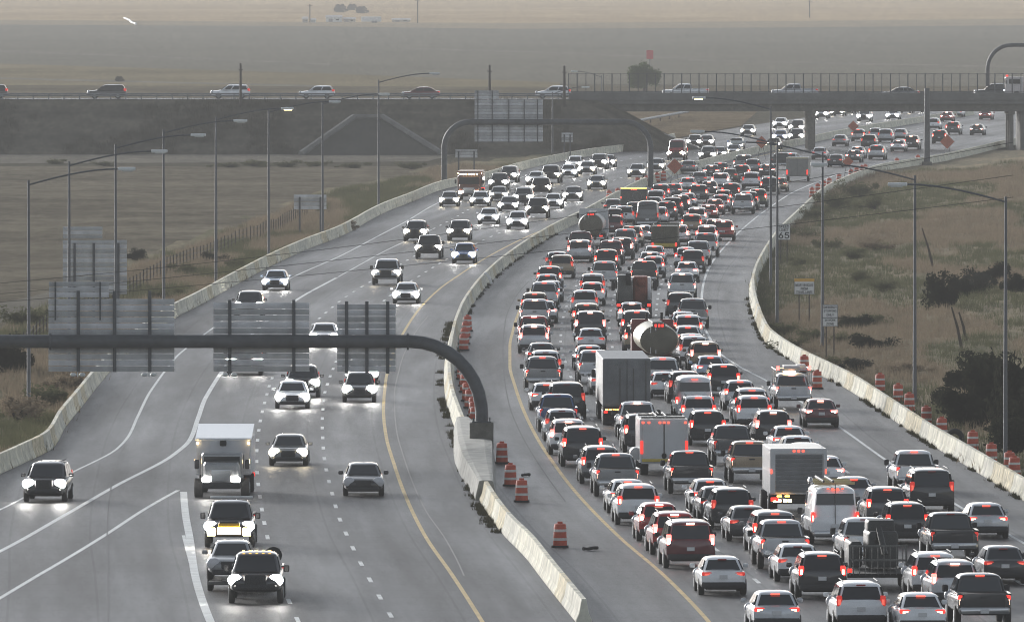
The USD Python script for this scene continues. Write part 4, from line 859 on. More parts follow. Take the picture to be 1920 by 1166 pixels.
# grey semi trailer with its tractor
P = []; L2 = 7.0
P.append(('trailer_box', MB().box(0, .6, 2.25, 2.5, 12.4, 2.5, .05), GREYBOX, 30))
for s in (-1, 1): P.append(('door', MB().box(s * .62, -5.63, 2.25, 1.18, .05, 2.36, .02), GREYBOX, 30))
P.append(('corner_post', MB().box(1.0, -5.67, 2.2, .07, .06, 2.4, .01), DULLBOX, False))
P.append(('lock_rod', MB().box(-.35, -5.68, 2.0, .05, .05, 2.0, .01), DULLBOX, False)); P.append(('lock_rod', MB().box(.35, -5.68, 2.0, .05, .05, 2.0, .01), DULLBOX, False))
P.append(('rear_frame', MB().box(0, -5.55, .82, 2.46, .25, .36, .03), UNDER, 30)); P.append(('underride_guard', MB().box(0, -5.6, .45, 2.2, .12, .12, .02), UNDER, 30))
lamp_row(P, 'marker_lamp', (-1.05, -.85, -.65, -.45), -5.7, .84, AMBER, .16, .08)
for s in (-1, 1): lamp(P, 'tail_light', s * 1.1, -5.7, .72, .2, .12, 'tail')
P.append(('mudflap', MB().box(-.85, -5.5, .45, .6, .02, .7), RUBBER, False)); P.append(('mudflap', MB().box(.85, -5.5, .45, .6, .02, .7), RUBBER, False))
cab(P, 6.1, 7.0, 2.35, 2.9, WHITEBOX); chassis(P, -5.4, 6.4); wheels(P, (-4.6, -3.4, 3.6, 4.9, 6.4), 1.24, .5, .5)
place('semi_trailer', 'semi_trailer_truck', 'grey flat backed semi trailer in the second queue lane beside the silver tanker', 'truck', P)
# tankers
def tanker(L, tw, th, zc, shell, cabcol, stacks=True):
    P = []; y0 = -L / 2
    rings = []
    for y, k in ((y0 + .05, .55), (y0 + .12, .8), (y0 + .3, .94), (y0 + .6, 1), (L * .22, 1), (L * .25, .9), (L * .27, .6)):
        a = np.arange(28) * 2 * math.pi / 28; rings.append(np.stack([tw * k * np.cos(a), np.full(28, y), zc + th * k * np.sin(a)], 1))
    v, f = loft(rings[2:]); P.append(('tank', MB().add(v, f), shell, 50)); rings[2] = rings[2] - np.array([0, .01, 0]); v, f = loft(rings[:3]); P.append(('tank_end', MB().add(v, f), mat('tank_end_dull', (.11, .1, .075), .5, .2, var=.3, vscale=1.2), 50))
    P.append(('walkway', MB().box(0, -.8, zc + th + .03, .62, L * .5, .12, .03), DULLBOX, 30))
    P.append(('rear_ladder', MB().box(-.5, y0 + .1, zc, .06, .05, th * 1.7).box(-.2, y0 + .1, zc, .06, .05, th * 1.7), CHROME, False))
    P.append(('lamp_panel', MB().box(0, y0 + .16, zc + th * .93, .74, .1, .3, .03), DULLBOX, 30)); lamp_row(P, 'tail_light', (-.2, 0, .2), y0 + .08, zc + th * .93, 'tail', .14, .16)
    for s in (-1, 1): lamp(P, 'tail_light', s * .85, y0 + .15, .82, .26, .12, 'tail'); P.append(('fender', MB().box(s * 1.0, y0 + 1.5, 1.12, .5, 2.6, .1, .04), DULLBOX, 30))
    P.append(('rear_bumper', MB().box(0, y0 + .15, .62, 2.3, .2, .2, .03), CHROME, 30)); chassis(P, y0 + .3, L * .4)
    P.append(('headboard', MB().box(0, L * .29, 2.0, 2.45, .12, 1.9, .04), cabcol, 30)); cab(P, L * .31, L / 2, 2.4, 2.9, cabcol, 0)
    if stacks:
        for s in (-.35, .55): P.append(('exhaust_stack', MB().cyl([s, L * .3, 1], [s, L * .3, 3.35], .08, 8), UNDER, 40))
    wheels(P, (y0 + .9, y0 + 2.1, L / 2 - 1.2), 1.22, .5, .45); return P
place('tanker', 'tanker_truck', 'large shiny oval tanker with dark red front behind it, in the third queue lane', 'truck', tanker(11.0, 1.18, .92, 2.0, ALUBOX, mat('paint_red_dull', (.16, .02, .022), .4, coat=.4)))
place('tanker2', 'tanker_truck', 'dull grey round tanker in the leftmost queue lane by the median', 'truck', tanker(10.0, 1.05, .95, 1.75, mat('tank_grey', (.2, .2, .19), .4, .3, var=.2), WHITEBOX, False))
# flatbed with machinery
P = []
P.append(('bed', MB().box(0, -1.4, 1.1, 2.4, 6.0, .16, .03), UNDER, 30)); P.append(('bed_side', MB().box(-1.16, -1.4, 1.5, .06, 6.0, .7, .02), DULLBOX, 30)); P.append(('bed_side', MB().box(1.16, -1.4, 1.5, .06, 6.0, .7, .02), DULLBOX, 30))
P.append(('machine', MB().box(.42, -1.0, 2.0, 1.0, 3.4, 1.7, .12).box(.42, -2.6, 1.7, .8, .5, .9, .1).ell((.42, -2.75, 2.5), (.3, .25, .3)), RUST, 40))
P.append(('load_box', MB().box(-.6, -1.6, 1.9, 1.0, 4.0, 1.4, .08).box(-.75, -2.0, 2.75, .7, 2.5, .4, .05), DULLBOX, 30)); P.append(('hose_reel', MB().tube([[-.55, -3.5, 2.7], [-.2, -3.5, 2.7]], .42, 14), UNDER, 40))
for s in (-1, 1):
    lamp(P, 'tail_light', s * 1.02, -4.44, 1.0, .24, .2, 'tail'); P.append(('mirror', MB().box(s * 1.42, 2.6, 2.1, .24, .1, .7, .04), PLASTIC, 30))
P.append(('rear_bumper', MB().box(0, -4.4, .75, 2.3, .16, .3, .03), UNDER, 30)); cab(P, 1.9, 4.4, 2.3, 2.7, 'paint', .8); chassis(P, -4.3, 3); wheels(P, (-2.9, -1.7, 3.2), 1.2, .48, .45)
place('flatbed', 'flatbed_truck', 'white cab flatbed truck loaded with rust red machinery in the third queue lane', 'truck', P)
# white service truck with ladders and double doors
P = []
P.append(('box', MB().box(0, -1.0, 1.62, 2.3, 5.0, 2.1, .06), WHITEBOX, 30))
for s in (-1, 1):
    P.append(('door', MB().box(s * .52, -3.52, 1.62, 1.0, .05, 1.86, .02), WHITEBOX, 30)); lamp(P, 'tail_light', s * 1.06, -3.55, 1.35, .14, .62, 'tail')
P.append(('door_seam', MB().box(0, -3.53, 1.62, .05, .05, 1.86), DULLBOX, False)); P.append(('lock', MB().ell((.0, -3.57, .95), (.12, .05, .14)), UNDER, True))
lamp_row(P, 'marker_lamp', (-1.0, -.72, -.2, .0, .2, 1.0), -3.56, 2.52, 'stop', .12, .1)
P.append(('yellow_kick_plate', MB().box(0, -3.56, .74, 2.1, .04, .14, .02), mat('yellow_kick', (.5, .38, .06), .5), 30))
P.append(('ladder', MB().box(-.35, -.8, 2.8, .06, 4.6, .08).box(.1, -.8, 2.8, .06, 4.6, .08), CHROME, False)); P += [('rack_bar', MB().box(0, yy, 2.72, 2.1, .06, .08), PLASTIC, False) for yy in (-2.6, .8)]
P.append(('side_tank', MB().tube([[-1.28, -2.6, 1.0], [-1.28, -1.2, 1.0]], .3, 12), WHITEBOX, 40))
cab(P, 1.5, 3.6, 2.0, 2.1, WHITEBOX, .9); chassis(P, -3.4, 2.5); wheels(P, (-2.2, 2.5), 1.1, .42, .4)
place('service_truck', 'service_truck', 'white service box truck with rear double doors in the second queue lane', 'truck', P, brake=1)
# white box truck, roll-up door
def box_truck(L, W, zb, zt, door, shell, cabcol, lit, roofcol=None, slats=9, zcab=2.15, wcab=1.95):
    P = []; y0 = -L / 2; yb = y0 + L * .68
    P.append(('box', MB().box(0, (y0 + yb) / 2, (zb + zt) / 2, W, yb - y0, zt - zb, .05), shell, 30))
    P.append(('rear_frame', MB().box(0, y0 - .02, zt - .12, W, .1, .24, .02).box(-W / 2 + .12, y0 - .02, (zb + zt) / 2 - .1, .22, .1, zt - zb - .26, .02).box(W / 2 - .08, y0 - .02, (zb + zt) / 2 - .1, .16, .1, zt - zb - .26, .02), shell, 30))
    n = slats; hh = (zt - zb - .34) / n
    for i in range(n): P.append(('door_panel', MB().box(0, y0 - .02, zb + .08 + hh * (i + .5), W - .42, .05, hh - .02, .015), door, 30))
    if roofcol is not None: P.append(('roof_edge', MB().add(*loft([[[sx_, yb - 3.6, zt + .52], [sx_, yb + .06, zt - .05], [sx_, yb + .02, zt - .1], [sx_, yb - 3.7, zt - .06]] for sx_ in (-W / 2 - .02, W / 2 + .02)])), roofcol, False))
    lamp_row(P, 'marker_lamp', (-.2, 0, .2), y0 - .08, zt - .1, 'stop'); lamp_row(P, 'marker_lamp', (-W / 2 + .1, W / 2 - .1), yb + .1, zt - .22, AMBERW, .1, .08)
    for s in (-1, 1): lamp(P, 'tail_light', s * (W / 2 - .2), y0 - .1, zb - .22, .36, .18, 'tail'); lamp(P, 'marker_lamp', s * (W / 2 - .05), y0 - .08, (zb + zt) / 2, .08, .2, 'stop')
    P.append(('rear_bumper', MB().box(0, y0, zb - .32, W * .94, .2, .2, .03), UNDER, 30)); chassis(P, y0 + .2, y0 + L * .8)
    cab(P, yb + .15, -y0, wcab, zcab, cabcol, L * .13, lit, .75); wheels(P, (y0 + 1.6, -y0 - 1.1), W / 2, .44, .4); return P
P = box_truck(8.0, 2.5, .98, 2.98, GREYBOX, WHITEBOX, WHITEBOX, False)
lamp_row(P, 'amber_lamp', (-1.05, -.85, -.6, -.4), -4.1, .7, AMBERW, .17, .12); lamp_row(P, 'amber_lamp', (-.85, -.5), -4.1, .9, AMBER, .22, .07)
place('box_truck', 'box_truck', 'white box truck with grey roll up door and amber lamps below it', 'truck', P, brake=1)
P = box_truck(7.5, 2.45, 1.0, 2.62, DULLBOX, DULLBOX, paint('dark grey'), False, slats=2)
P.append(('circle_emblem', MB().tube([[.3 + .42 * math.cos(a), -3.82, 1.9 + .42 * math.sin(a)] for a in np.linspace(0, 2 * math.pi, 21)], .05, 6), GREYBOX, 40))
P.append(('roof_strip', MB().box(0, -3.8, 2.66, 2.4, .1, .06, .02), AMBER, 30))
place('circle_truck', 'box_truck', 'dark box truck with pale ring emblem on its rear, leftmost queue lane', 'truck', P)
# orange dump truck and white box truck, oncoming
P = box_truck(8.0, 2.5, 1.3, 2.9, RUST, mat('paint_orange_truck', (.1, .035, .02), .4, coat=.3), mat('paint_orange_truck', (.1, .035, .02), .4), True, slats=2, zcab=2.5, wcab=2.3)
lamp_row(P, 'roof_lamp', np.linspace(-.8, .8, 7), 4.0, 2.62, AMBERW, .16, .2); P.append(('visor', MB().box(0, 3.9, 2.72, 1.9, .3, .06, .02), WHITEBOX, 30))
place('orange_truck', 'dump_truck', 'tall orange truck with a row of roof lamps at the far left barrier', 'truck', P)
P = box_truck(8.0, 2.52, .95, 2.62, WHITEBOX, mat('box_grey_white', (.48, .49, .51), .4, var=.06), paint('grey'), True, mat('gloss_white', (.88, .88, .87), .3, coat=.6), zcab=2.0, wcab=1.9)
lamp(P, 'roof_unit', 0.0, 1.62, 2.4, .3, .26, UNDER, .2)
for s in (-1, 1): lamp(P, 'amber_mirror_lamp', s * 1.2, 2.6, 1.62, .12, .16, AMBERW); lamp(P, 'fog_light', s * .72, 4.0, .55, .3, .2, HEAD)
place('white_truck', 'box_truck', 'box truck with bright white roof edge, oncoming beside the gore line', 'truck', P)
# rack pickup, work van, plow pickup, old sedan
P = list(car_parts('pickup', False))
for y in (-2.7, -.9, .9): P.append(('rack_bow', MB().tube([[-.95, y, 1.2], [-.95, y, 2.12], [.95, y, 2.12], [.95, y, 1.2]], .035, 6), CHROME, 40))
for s in (-1, 1): P.append(('rack_rail', MB().tube([[s * .95, -2.75, 2.14], [s * .95, 1.6, 2.14]], .035, 6), CHROME, 40)); lamp(P, 'warning_lamp', s * .85, -2.72, 2.24, .16, .22, TAIL[2])
P.append(('light_bar', MB().box(-.1, -.5, 2.0, .7, .2, .14, .04), AMBERW, 30)); P.append(('load', MB().box(0, -.6, 2.25, .9, 1.4, .14, .03).box(.55, .2, 2.24, .5, 1.0, .2, .03), WHITEBOX, 30))
place('rack_pickup', 'pickup_truck', 'silver pickup with overhead rack and glaring brake lights, passing the drums', 'pickup', P, 'silver', 2)
P = list(car_parts('van', False))
for yy in (-2.5, -.6, 1.0): P.append(('rack_bar', MB().box(0, yy, 2.55, 1.7, .08, .1), mat('brass_rack', (.45, .38, .2), .4, .5), 30))
P.append(("ladder", MB().box(-.5, -.8, 2.66, .08, 4.6, .1, .02).box(-.1, -.8, 2.66, .08, 4.6, .1, .02), DULLBOX, 30))
P.append(('vent', MB().ell((-.95, -1.5, 2.6), (.12, .3, .2)), CHROME, True))
P.append(('door_seam', MB().box(0, -2.93, 1.6, .03, .06, 1.9), DULLBOX, False)); lamp_row(P, 'marker_lamp', (-.3, -.1, .1, .3), -2.86, 2.34, 'stop', .1, .07)
place('work_van', 'cargo_van', 'white work van with brass coloured roof rack and ladder behind the box truck', 'van', P, 'white', 1)
P = list(car_parts('pickup', True))
P.append(('amber_light_bar', MB().box(0, 2.98, .74, .98, .1, .3, .06), AMBERW, 40)); P.append(('amber_panel', MB().box(0, 2.96, .98, .9, .08, .14, .03), mat('yellow_panel', (.6, .35, .02), .4), 30)); P.append(('headache_rack', MB().box(0, -.75, 1.97, 1.8, .12, .1, .03), WHITEBOX, 30))
for s in (-1, 1): lamp(P, 'amber_lamp', s * .74, 2.96, .7, .34, .34, AMBERW)
place('plow_truck', 'pickup_truck', 'black pickup with wide yellow amber light bar, oncoming below the box truck', 'pickup', P, 'black', 0)
P = [q for q in car_parts('sedan', False)]
for s in (-1, 1): lamp(P, 'signal_lamp', s * .68, 2.3, .62, .26, .16, AMBERW)
place('old_sedan', 'sedan', 'lone sedan with headlights off and amber front signals, inner oncoming lane', 'car', P, 'black', 0)
# dark pickup towing a trailer that carries a car and spare wheels (oncoming, lowest in the picture)
P = list(car_parts('pickup', True)); lamp_row(P, 'roof_lamp', (-.5, -.25, 0, .25, .5), .6, 1.93, AMBER, .1, .05)
t, v = place('hauler', 'pickup_truck', 'dark pickup towing a car trailer, nearest oncoming vehicle at the bottom', 'pickup', P, 'black', 0)
tx, ty = float(ground(452, 1100)[0]), v['Y'] + 7.2
tr = thing('car_trailer', (tx, ty, 0), yaw_of(v), 'flat car trailer with spare wheels behind the nearest oncoming pickup', 'trailer')
put('deck', MB().box(0, 0, .42, 2.3, 6.0, .12, .03), DULLBOX, tr); put('drawbar', MB().tube([[-.6, 3, .55], [0, 4.1, .5], [.6, 3, .55]], .06, 6), UNDER, tr)
P = []; wheels(P, (-.6, .4), 1.25, .34, .22); emit(P, tr, 'black')
put('wheel_rack', MB().box(-1.3, 1.6, 1.1, .5, .2, 1.1, .03), UNDER, tr)
for i, (dx, dz) in enumerate(((-1.35, 1.45), (-1.4, .85))): put('spare_wheel', MB().tube([[dx, 1.75, dz], [dx, 2.0, dz]], .34, 16), TYRE, tr, 40)
t2 = thing('sedan', (tx - .3, ty, .48), yaw_of(v), 'grey sedan carried on the trailer at the bottom of the picture', 'car'); emit(car_parts('sedan', False), t2, 'grey', 0)
# dark trailer with mesh gate and machine, dump truck, cargo trailer
P = []
P.append(('deck', MB().box(0, 0, .6, 2.4, 6.2, .16, .03), UNDER, 30)); P.append(('gate', MB().box(0, -3.1, 1.2, 2.3, .05, .08, .01).box(0, -3.1, 1.75, 2.3, .05, .08, .01).box(-1.1, -3.1, 1.2, .08, .05, 1.2, .01).box(1.1, -3.1, 1.2, .08, .05, 1.2, .01), DULLBOX, 30))
for i in range(9): P.append(('gate_bar', MB().box(-.96 + i * .24, -3.1, 1.2, .035, .035, 1.15), DULLBOX, False))
P.append(('machine', MB().box(.35, .2, 1.5, 1.2, 2.6, 1.4, .12).box(.35, .6, 2.3, 1.1, 1.5, .6, .1).box(-.7, .6, 1.3, .5, 2.8, 1.0, .1), mat('dark_machine', (.03, .032, .032), .5, var=.3), 40)); P.append(('boom', MB().tube([[.1, -1.0, 1.8], [.1, -2.2, 2.4], [.3, -2.6, 1.4]], .12, 8), mat('dark_machine', (.03, .032, .032), .5), 40))
lamp(P, 'tail_light', -1.1, -3.14, .8, .18, .16, 'tail'); lamp(P, 'tail_light', 1.1, -3.14, .8, .18, .16, 'tail'); wheels(P, (-.6, .5), 1.3, .36, .24)
place('machine_trailer', 'equipment_trailer', 'dark trailer with barred gate carrying a dark machine at the bottom right', 'trailer', P, brake=1)
P = []
OLIVE = mat('olive_truck_body', (.075, .072, .05), .6, var=.35, vscale=1.5)
P.append(('dump_body', MB().box(0, -1.2, 1.75, 2.15, 4.8, 1.3, .08), OLIVE, 30)); P.append(('tailgate', MB().box(0, -3.65, 1.75, 2.0, .1, 1.2, .03), OLIVE, 30))
for s in (-1, 0, 1): P.append(('rib', MB().box(s * .85, -3.72, 1.7, .1, .08, 1.2, .02), OLIVE, 30))
P.append(('yellow_frame', MB().box(0, -3.66, .88, 2.0, .12, .3, .03), mat('yellow_kick', (.5, .38, .06), .5), 30)); lamp(P, 'tail_light', -.95, -3.74, .92, .16, .3, 'tail'); lamp(P, 'tail_light', .95, -3.74, .92, .16, .3, 'tail'); lamp_row(P, 'marker_lamp', (-.5, -.35), -3.72, 2.45, 'stop')
cab(P, 1.4, 3.7, 2.1, 2.55, OLIVE, .9); chassis(P, -3.5, 3); wheels(P, (-2.4, -1.3, 2.6), 1.12, .48, .42)
place('dump_truck', 'dump_truck', 'olive dump truck with yellow rear frame in the third queue lane', 'truck', P)
P = []
P.append(('box', MB().box(0, .3, 1.55, 2.35, 5.2, 2.0, .06), mat('cargo_grey', (.2, .2, .19), .45, var=.1), 30)); P.append(('roof_edge', MB().box(0, -2.32, 2.52, 2.3, .1, .14, .03), mat('cream_edge', (.6, .55, .38), .4), 30))
for s in (-1, 1): P.append(('door', MB().box(s * .55, -2.32, 1.5, 1.06, .05, 1.8, .02), mat('cargo_grey', (.2, .2, .19), .45), 30)); lamp(P, 'tail_light', s * 1.08, -2.36, 1.0, .16, .5, 'tail')
P.append(('drawbar', MB().tube([[-.8, 2.8, .6], [0, 4.0, .55], [.8, 2.8, .6]], .06, 6), UNDER, 40)); wheels(P, (-.4, .6), 1.2, .36, .24)
place('cargo_trailer', 'cargo_trailer', 'grey enclosed cargo trailer with cream roof edge in the rightmost far lane', 'trailer', P)

# ------------------------------------------------------------------ traffic on the overpass, side on
OV = [('suv', 'black', 200, 'black SUV on the overpass embankment road, leftmost of the full ones'), ('suv', 'white', 432, 'white SUV on the overpass behind the left utility pole'), ('hatch', 'white', 594, 'white low car on the embankment road above the earth spur'), ('sedan', 'maroon', 789, 'dark maroon sedan on the embankment road left of the far sign back'), ('hatch', 'white', 1037, 'white crossover at the start of the bridge fence'), ('pickup', 'white', 1285, 'white pickup behind the bridge fence near the round tree'), ('pickup', 'silver', 1490, 'silver pickup behind the bridge fence above the pier'), ('sedan', 'grey', 1688, 'grey sedan behind the bridge fence above the queue'), ('bigsuv', 'black', 1866, 'black SUV on the bridge below the curved gantry'), ('suv', 'black', -22, 'black car half cut off at the left edge of the overpass')]
for kind, colour, px, lab in OV:
    x = float(at(px, 178, YO + 6.5)[0]); copy_or_build((kind, colour, 0, False), KINDS[kind]['name'], build_car(kind, colour, 0, False), (x, YO + 6.5, 6.2), math.pi / 2, lab, KINDS[kind]['cat'], 'vehicles crossing the overpass')
x = float(at(1945, 160, YO + 4.5)[0])
P = []
P.append(('body', MB().box(0, -1.2, 1.75, 2.45, 5.6, 2.3, .08), mat('fire_white', (.6, .55, .54), .4), 30)); P.append(('red_band', MB().box(0, -1.2, 1.2, 2.5, 5.62, .5, .03), SIGNR, 30)); cab(P, 1.7, 4.0, 2.4, 2.7, mat('fire_white', (.6, .55, .54), .4), .0)
lamp(P, 'warning_lamp', .9, 3.7, 2.85, .4, .2, TAIL[1], .3); lamp(P, 'blue_lamp', .95, 3.95, 1.0, .35, .3, mat('blue_white_lamp', (.6, .6, .9), .3, emit=(.6, .65, 1), es=12), .3); chassis(P, -3.8, 3.0); wheels(P, (-2.4, 2.6), 1.22, .5, .4)
emit(P, thing('emergency_truck', (x, YO + 4.5, 6.2), math.pi / 2, 'red and white emergency truck on the bridge at the right edge', 'truck'), 'white', 1)

# ------------------------------------------------------------------ plants
def leaf_mat(name, a, b):
    n = {'o': ('geometry', {}), 'r': ('rgb_ramp', {'ramp': [(0, a), (1, b)]}), 'd': ('diffuse_bsdf', {}), 't': ('translucent_bsdf', {}), 'm': ('mix_closure', {'fac': .25})}
    return usdkit.material(stage, '/World/Looks/' + name, n, [('o.random_per_island', 'r.fac'), ('r.color', 'd.color'), ('r.color', 't.color'), ('d.BSDF', 'm.closure1'), ('t.BSDF', 'm.closure2')], surface='m.closure')
LEAF = {'olive': leaf_mat('leaf_olive', (.13, .13, .075), (.25, .235, .145)), 'dark': leaf_mat('leaf_dark', (.03, .032, .022), (.075, .075, .052)), 'dry': leaf_mat('leaf_dry', (.26, .21, .15), (.44, .35, .245)), 'green': leaf_mat('leaf_green', (.07, .10, .03), (.15, .18, .07)), 'grey': leaf_mat('leaf_grey', (.045, .047, .04), (.09, .09, .075))}
STEM = mat('stem_bark', (.05, .04, .03), .9)
def shrub_build(kind, seed, n=900, leaf=.06):
    def b(t):
        r = np.random.default_rng(seed); mb = MB()
        lobes = r.normal(0, .3, (16, 3)) * [1, 1, .55] + [0, 0, .42]; lobes[:, 2] = np.clip(lobes[:, 2], .12, .8); rad = r.uniform(.12, .34, 16)
        k = r.integers(0, 16, n); d = r.normal(0, 1, (n, 3)); d /= np.linalg.norm(d, axis=1, keepdims=True)
        c = lobes[k] + d * rad[k, None] * r.uniform(.1, 1.25, (n, 1)) ** .6; c[:, 2] = np.maximum(c[:, 2], .02)
        u = r.normal(0, 1, (n, 3)); u /= np.linalg.norm(u, axis=1, keepdims=True); w = np.cross(u, r.normal(0, 1, (n, 3))); w /= np.linalg.norm(w, axis=1, keepdims=True)
        s = leaf * r.uniform(.6, 1.3, (n, 1)); V = np.stack([c - u * s, c + w * s * .5, c + u * s, c - w * s * .5], 1).reshape(-1, 3); q = np.arange(n)[:, None] * 4 + [0, 1, 2, 3]
        mb.add(V, q); v, f = mb.arr(); put('foliage', (v, f), LEAF[kind], t, uv=np.zeros((len(v), 2)))
        m2 = MB()
        for i in range(9): m2.tube([[0, 0, 0], lobes[i] * [.5, .5, .6], lobes[i]], np.array([.03, .022, .01]), 5)
        put('stem', m2, STEM, t)
    return b
SH = [(1765, 582, 2.3, 2.4, 'dark', 'dark shrub on the dry slope, leftmost of the clump beside the nearest lamp post'), (1800, 560, 2.4, 1.7, 'dark', 'dark shrub in the middle of the slope clump'), (1836, 548, 2.4, 1.5, 'grey', 'greyish shrub right of the dark slope clump'), (1866, 532, 2.8, 1.6, 'dark', 'dark shrub behind the nearest right lamp post'), (1905, 548, 2.2, 1.2, 'dark', 'low dark shrub at the right edge above the dry patch'),
      (1800, 800, 3.2, 2.3, 'dark', 'big dark bush low on the slope, left part of the dark mass'), (1860, 800, 3.8, 3.5, 'dark', 'tallest dark bush in the dark mass by the nearest right lamp post'), (1915, 800, 3.8, 3.9, 'dark', 'large dark bush cut by the right picture edge'), (1825, 740, 3.2, 2.2, 'dark', 'dark bush behind the big bush left of the nearest lamp post'), (1775, 770, 2.0, 1.3, 'dark', 'small dark bush at the left tip of the dark mass'), (1900, 850, 2.6, 1.6, 'dark', 'dark bush behind the last slope drums'), (1950, 830, 3.5, 3.5, 'dark', 'dark bush mostly beyond the right edge'),
      (1565, 392, 3.0, 1.7, 'olive', 'olive shrub at the top of the slope by the far shoulder drums'), (1608, 372, 3.4, 1.9, 'olive', 'broad olive shrub on the slope crest below the far drums'), (1640, 392, 2.6, 1.5, 'olive', 'olive shrub right of the broad crest shrub'), (1530, 412, 2.2, 1.2, 'olive', 'small olive shrub next to the bend in the right barrier'), (1510, 450, 2.2, 1.1, 'olive', 'olive weed clump right of the speed limit sign'), (1552, 472, 2.4, 1.2, 'olive', 'olive clump behind the right lamp post, above the amber sign'), (1595, 486, 2.2, 1.0, 'olive', 'olive clump between amber sign and upper slope'), (1642, 470, 2.6, 1.0, 'dry', 'dry tan clump on the middle slope'), (1608, 530, 2.4, 1.0, 'olive', 'olive clump right of the amber sign'), (1655, 548, 2.0, 1.0, 'olive', 'olive clump left of the lamp post on the dry slope'), (1500, 500, 1.6, .8, 'olive', 'low olive weed above the amber sign'), (1470, 628, 1.8, .9, 'olive', 'weed clump at the inner bend of the right barrier'), (1486, 655, 2.0, .8, 'olive', 'weed clump behind the barrier left of the emergency sign'), (1520, 640, 2.0, .9, 'olive', 'weed clump below the amber sign'), (1575, 645, 1.8, .8, 'olive', 'weed clump at the foot of the emergency sign'), (1610, 618, 2.6, 1.0, 'dark', 'dark weed clump right of the emergency sign'), (1635, 612, 2.2, .9, 'olive', 'weed clump midway up the slope right of the emergency sign'), (1622, 655, 2.6, 1.0, 'dark', 'dark low clump on the lower slope'), (1605, 698, 2.0, .9, 'grey', 'grey weed clump above the right barrier run'), (1560, 690, 1.8, .8, 'olive', 'weed clump behind the barrier below the emergency sign'), (1700, 700, 2.2, .8, 'dry', 'dry clump at the foot of the lamp post on the slope'),
      (45, 600, 3.2, 1.5, 'olive', 'olive bush at the left edge by the dirt track'), (20, 700, 3.0, 2.2, 'dark', 'dark bush at the left edge below the gantry beam'), (85, 760, 2.6, 1.4, 'olive', 'olive bush beside the nearest left lamp post'), (30, 790, 3.0, 1.8, 'dry', 'dry brown bush at the bottom left verge'), (120, 735, 2.2, 1.3, 'dry', 'tan bush on the verge between barrier and lamp post'), (255, 482, 1.7, .9, 'dark', 'dark low bush beside the dirt track by the exit sign back'), (395, 484, 2.0, .9, 'dark', 'dark low bush between the fourth and fifth left lamp posts'), (350, 512, 2.2, .9, 'olive', 'olive bush on the verge by the wire fence'), (655, 432, 2.0, .9, 'dry', 'dry bush behind the left barrier near the small sign'), (300, 560, 2.2, 1.0, 'olive', 'olive bush beyond the barrier next to the fourth left lamp post'), (440, 500, 1.8, .8, 'olive', 'olive bush close to the left barrier past the fifth lamp post'),
      (100, 303, 2.6, .7, 'olive', 'dark bush at the far edge of the stubble field, far left'), (195, 306, 2.4, .6, 'olive', 'dark bush at the field edge behind the third lamp post'), (430, 309, 3.6, .7, 'olive', 'dark bush row piece at the field edge, left one'), (475, 307, 3.4, .8, 'olive', 'dark bush at the field edge left of the sixth lamp post'), (540, 308, 3.8, .8, 'olive', 'dark bush at the field edge right of the sixth lamp post'), (594, 307, 2.8, .7, 'olive', 'dark bush at the field edge by the seventh lamp post'), (660, 310, 3.0, .7, 'olive', 'dark bush at the field edge under the spur'), (770, 312, 3.0, .9, 'olive', 'olive bush at the field edge left of the far gantry leg')]
for i, (px, py, w, h, kind, lab) in enumerate(SH):
    p = ground(px, py); br_, bl_ = float(BR(p[1])), float(BL(p[1]))
    if px > 1300:
        for _ in range(3):
            z = right_z(p[0], p[1]); p = ground(px, py, z)
    else: z = left_z(p[0], p[1]) if bl_ - p[0] < 13 else -.33
    k = i % 2
    copy_or_build(('shrub', kind, k), 'shrub', shrub_build(kind, 20 + k + {'olive': 0, 'dark': 10, 'dry': 30, 'grey': 40}[kind], 3200 if kind == 'dark' else 1500), (p[0], p[1], z), rng.uniform(0, 6), lab, 'shrub', 'roadside shrubs', (w * .75, w * .75, h * 1.05))
# round tree behind the bridge
p = ground(1210, 172); tY = p[1] + 20
t = thing('round_tree', (float(at(1208, 170, tY)[0]), tY, -.35), 0, 'round green tree standing beyond the overpass fence', 'tree')
r = np.random.default_rng(3); n = 4200
lob = np.clip(r.normal(0, 1.0, (14, 3)), -1.5, 1.5) * [1.15, 1.0, .95] + [0, 0, 2.7]; k = r.integers(0, 14, n); d = r.normal(0, 1, (n, 3)); d /= np.linalg.norm(d, axis=1, keepdims=True)
c = lob[k] + d * r.uniform(.3, 1.35, (n, 1)); c[:, 2] = np.maximum(c[:, 2], .8); u = r.normal(0, 1, (n, 3)); u /= np.linalg.norm(u, axis=1, keepdims=True); w = np.cross(u, d); w /= np.linalg.norm(w, axis=1, keepdims=True) + 1e-9; s = r.uniform(.15, .32, (n, 1))
V = np.stack([c - u * s, c + w * s * .6, c + u * s, c - w * s * .6], 1).reshape(-1, 3); put('crown', (V, (np.arange(n)[:, None] * 4 + [0, 1, 2, 3])[:, [0, 1, 2, 0, 2, 3]].reshape(-1, 3)), LEAF['green'], t, uv=np.zeros((len(V), 2)))
mb = MB(); mb.tube([[0, 0, 0], [.1, 0, 1.5], [0, 0, 3]], np.array([.28, .2, .1]), 8)
for q in lob[:6]: mb.tube([[.05, 0, 1.6], q * .7 + [0, 0, .6], q], np.array([.12, .08, .03]), 6)
put('trunk', mb, STEM, t, 40)
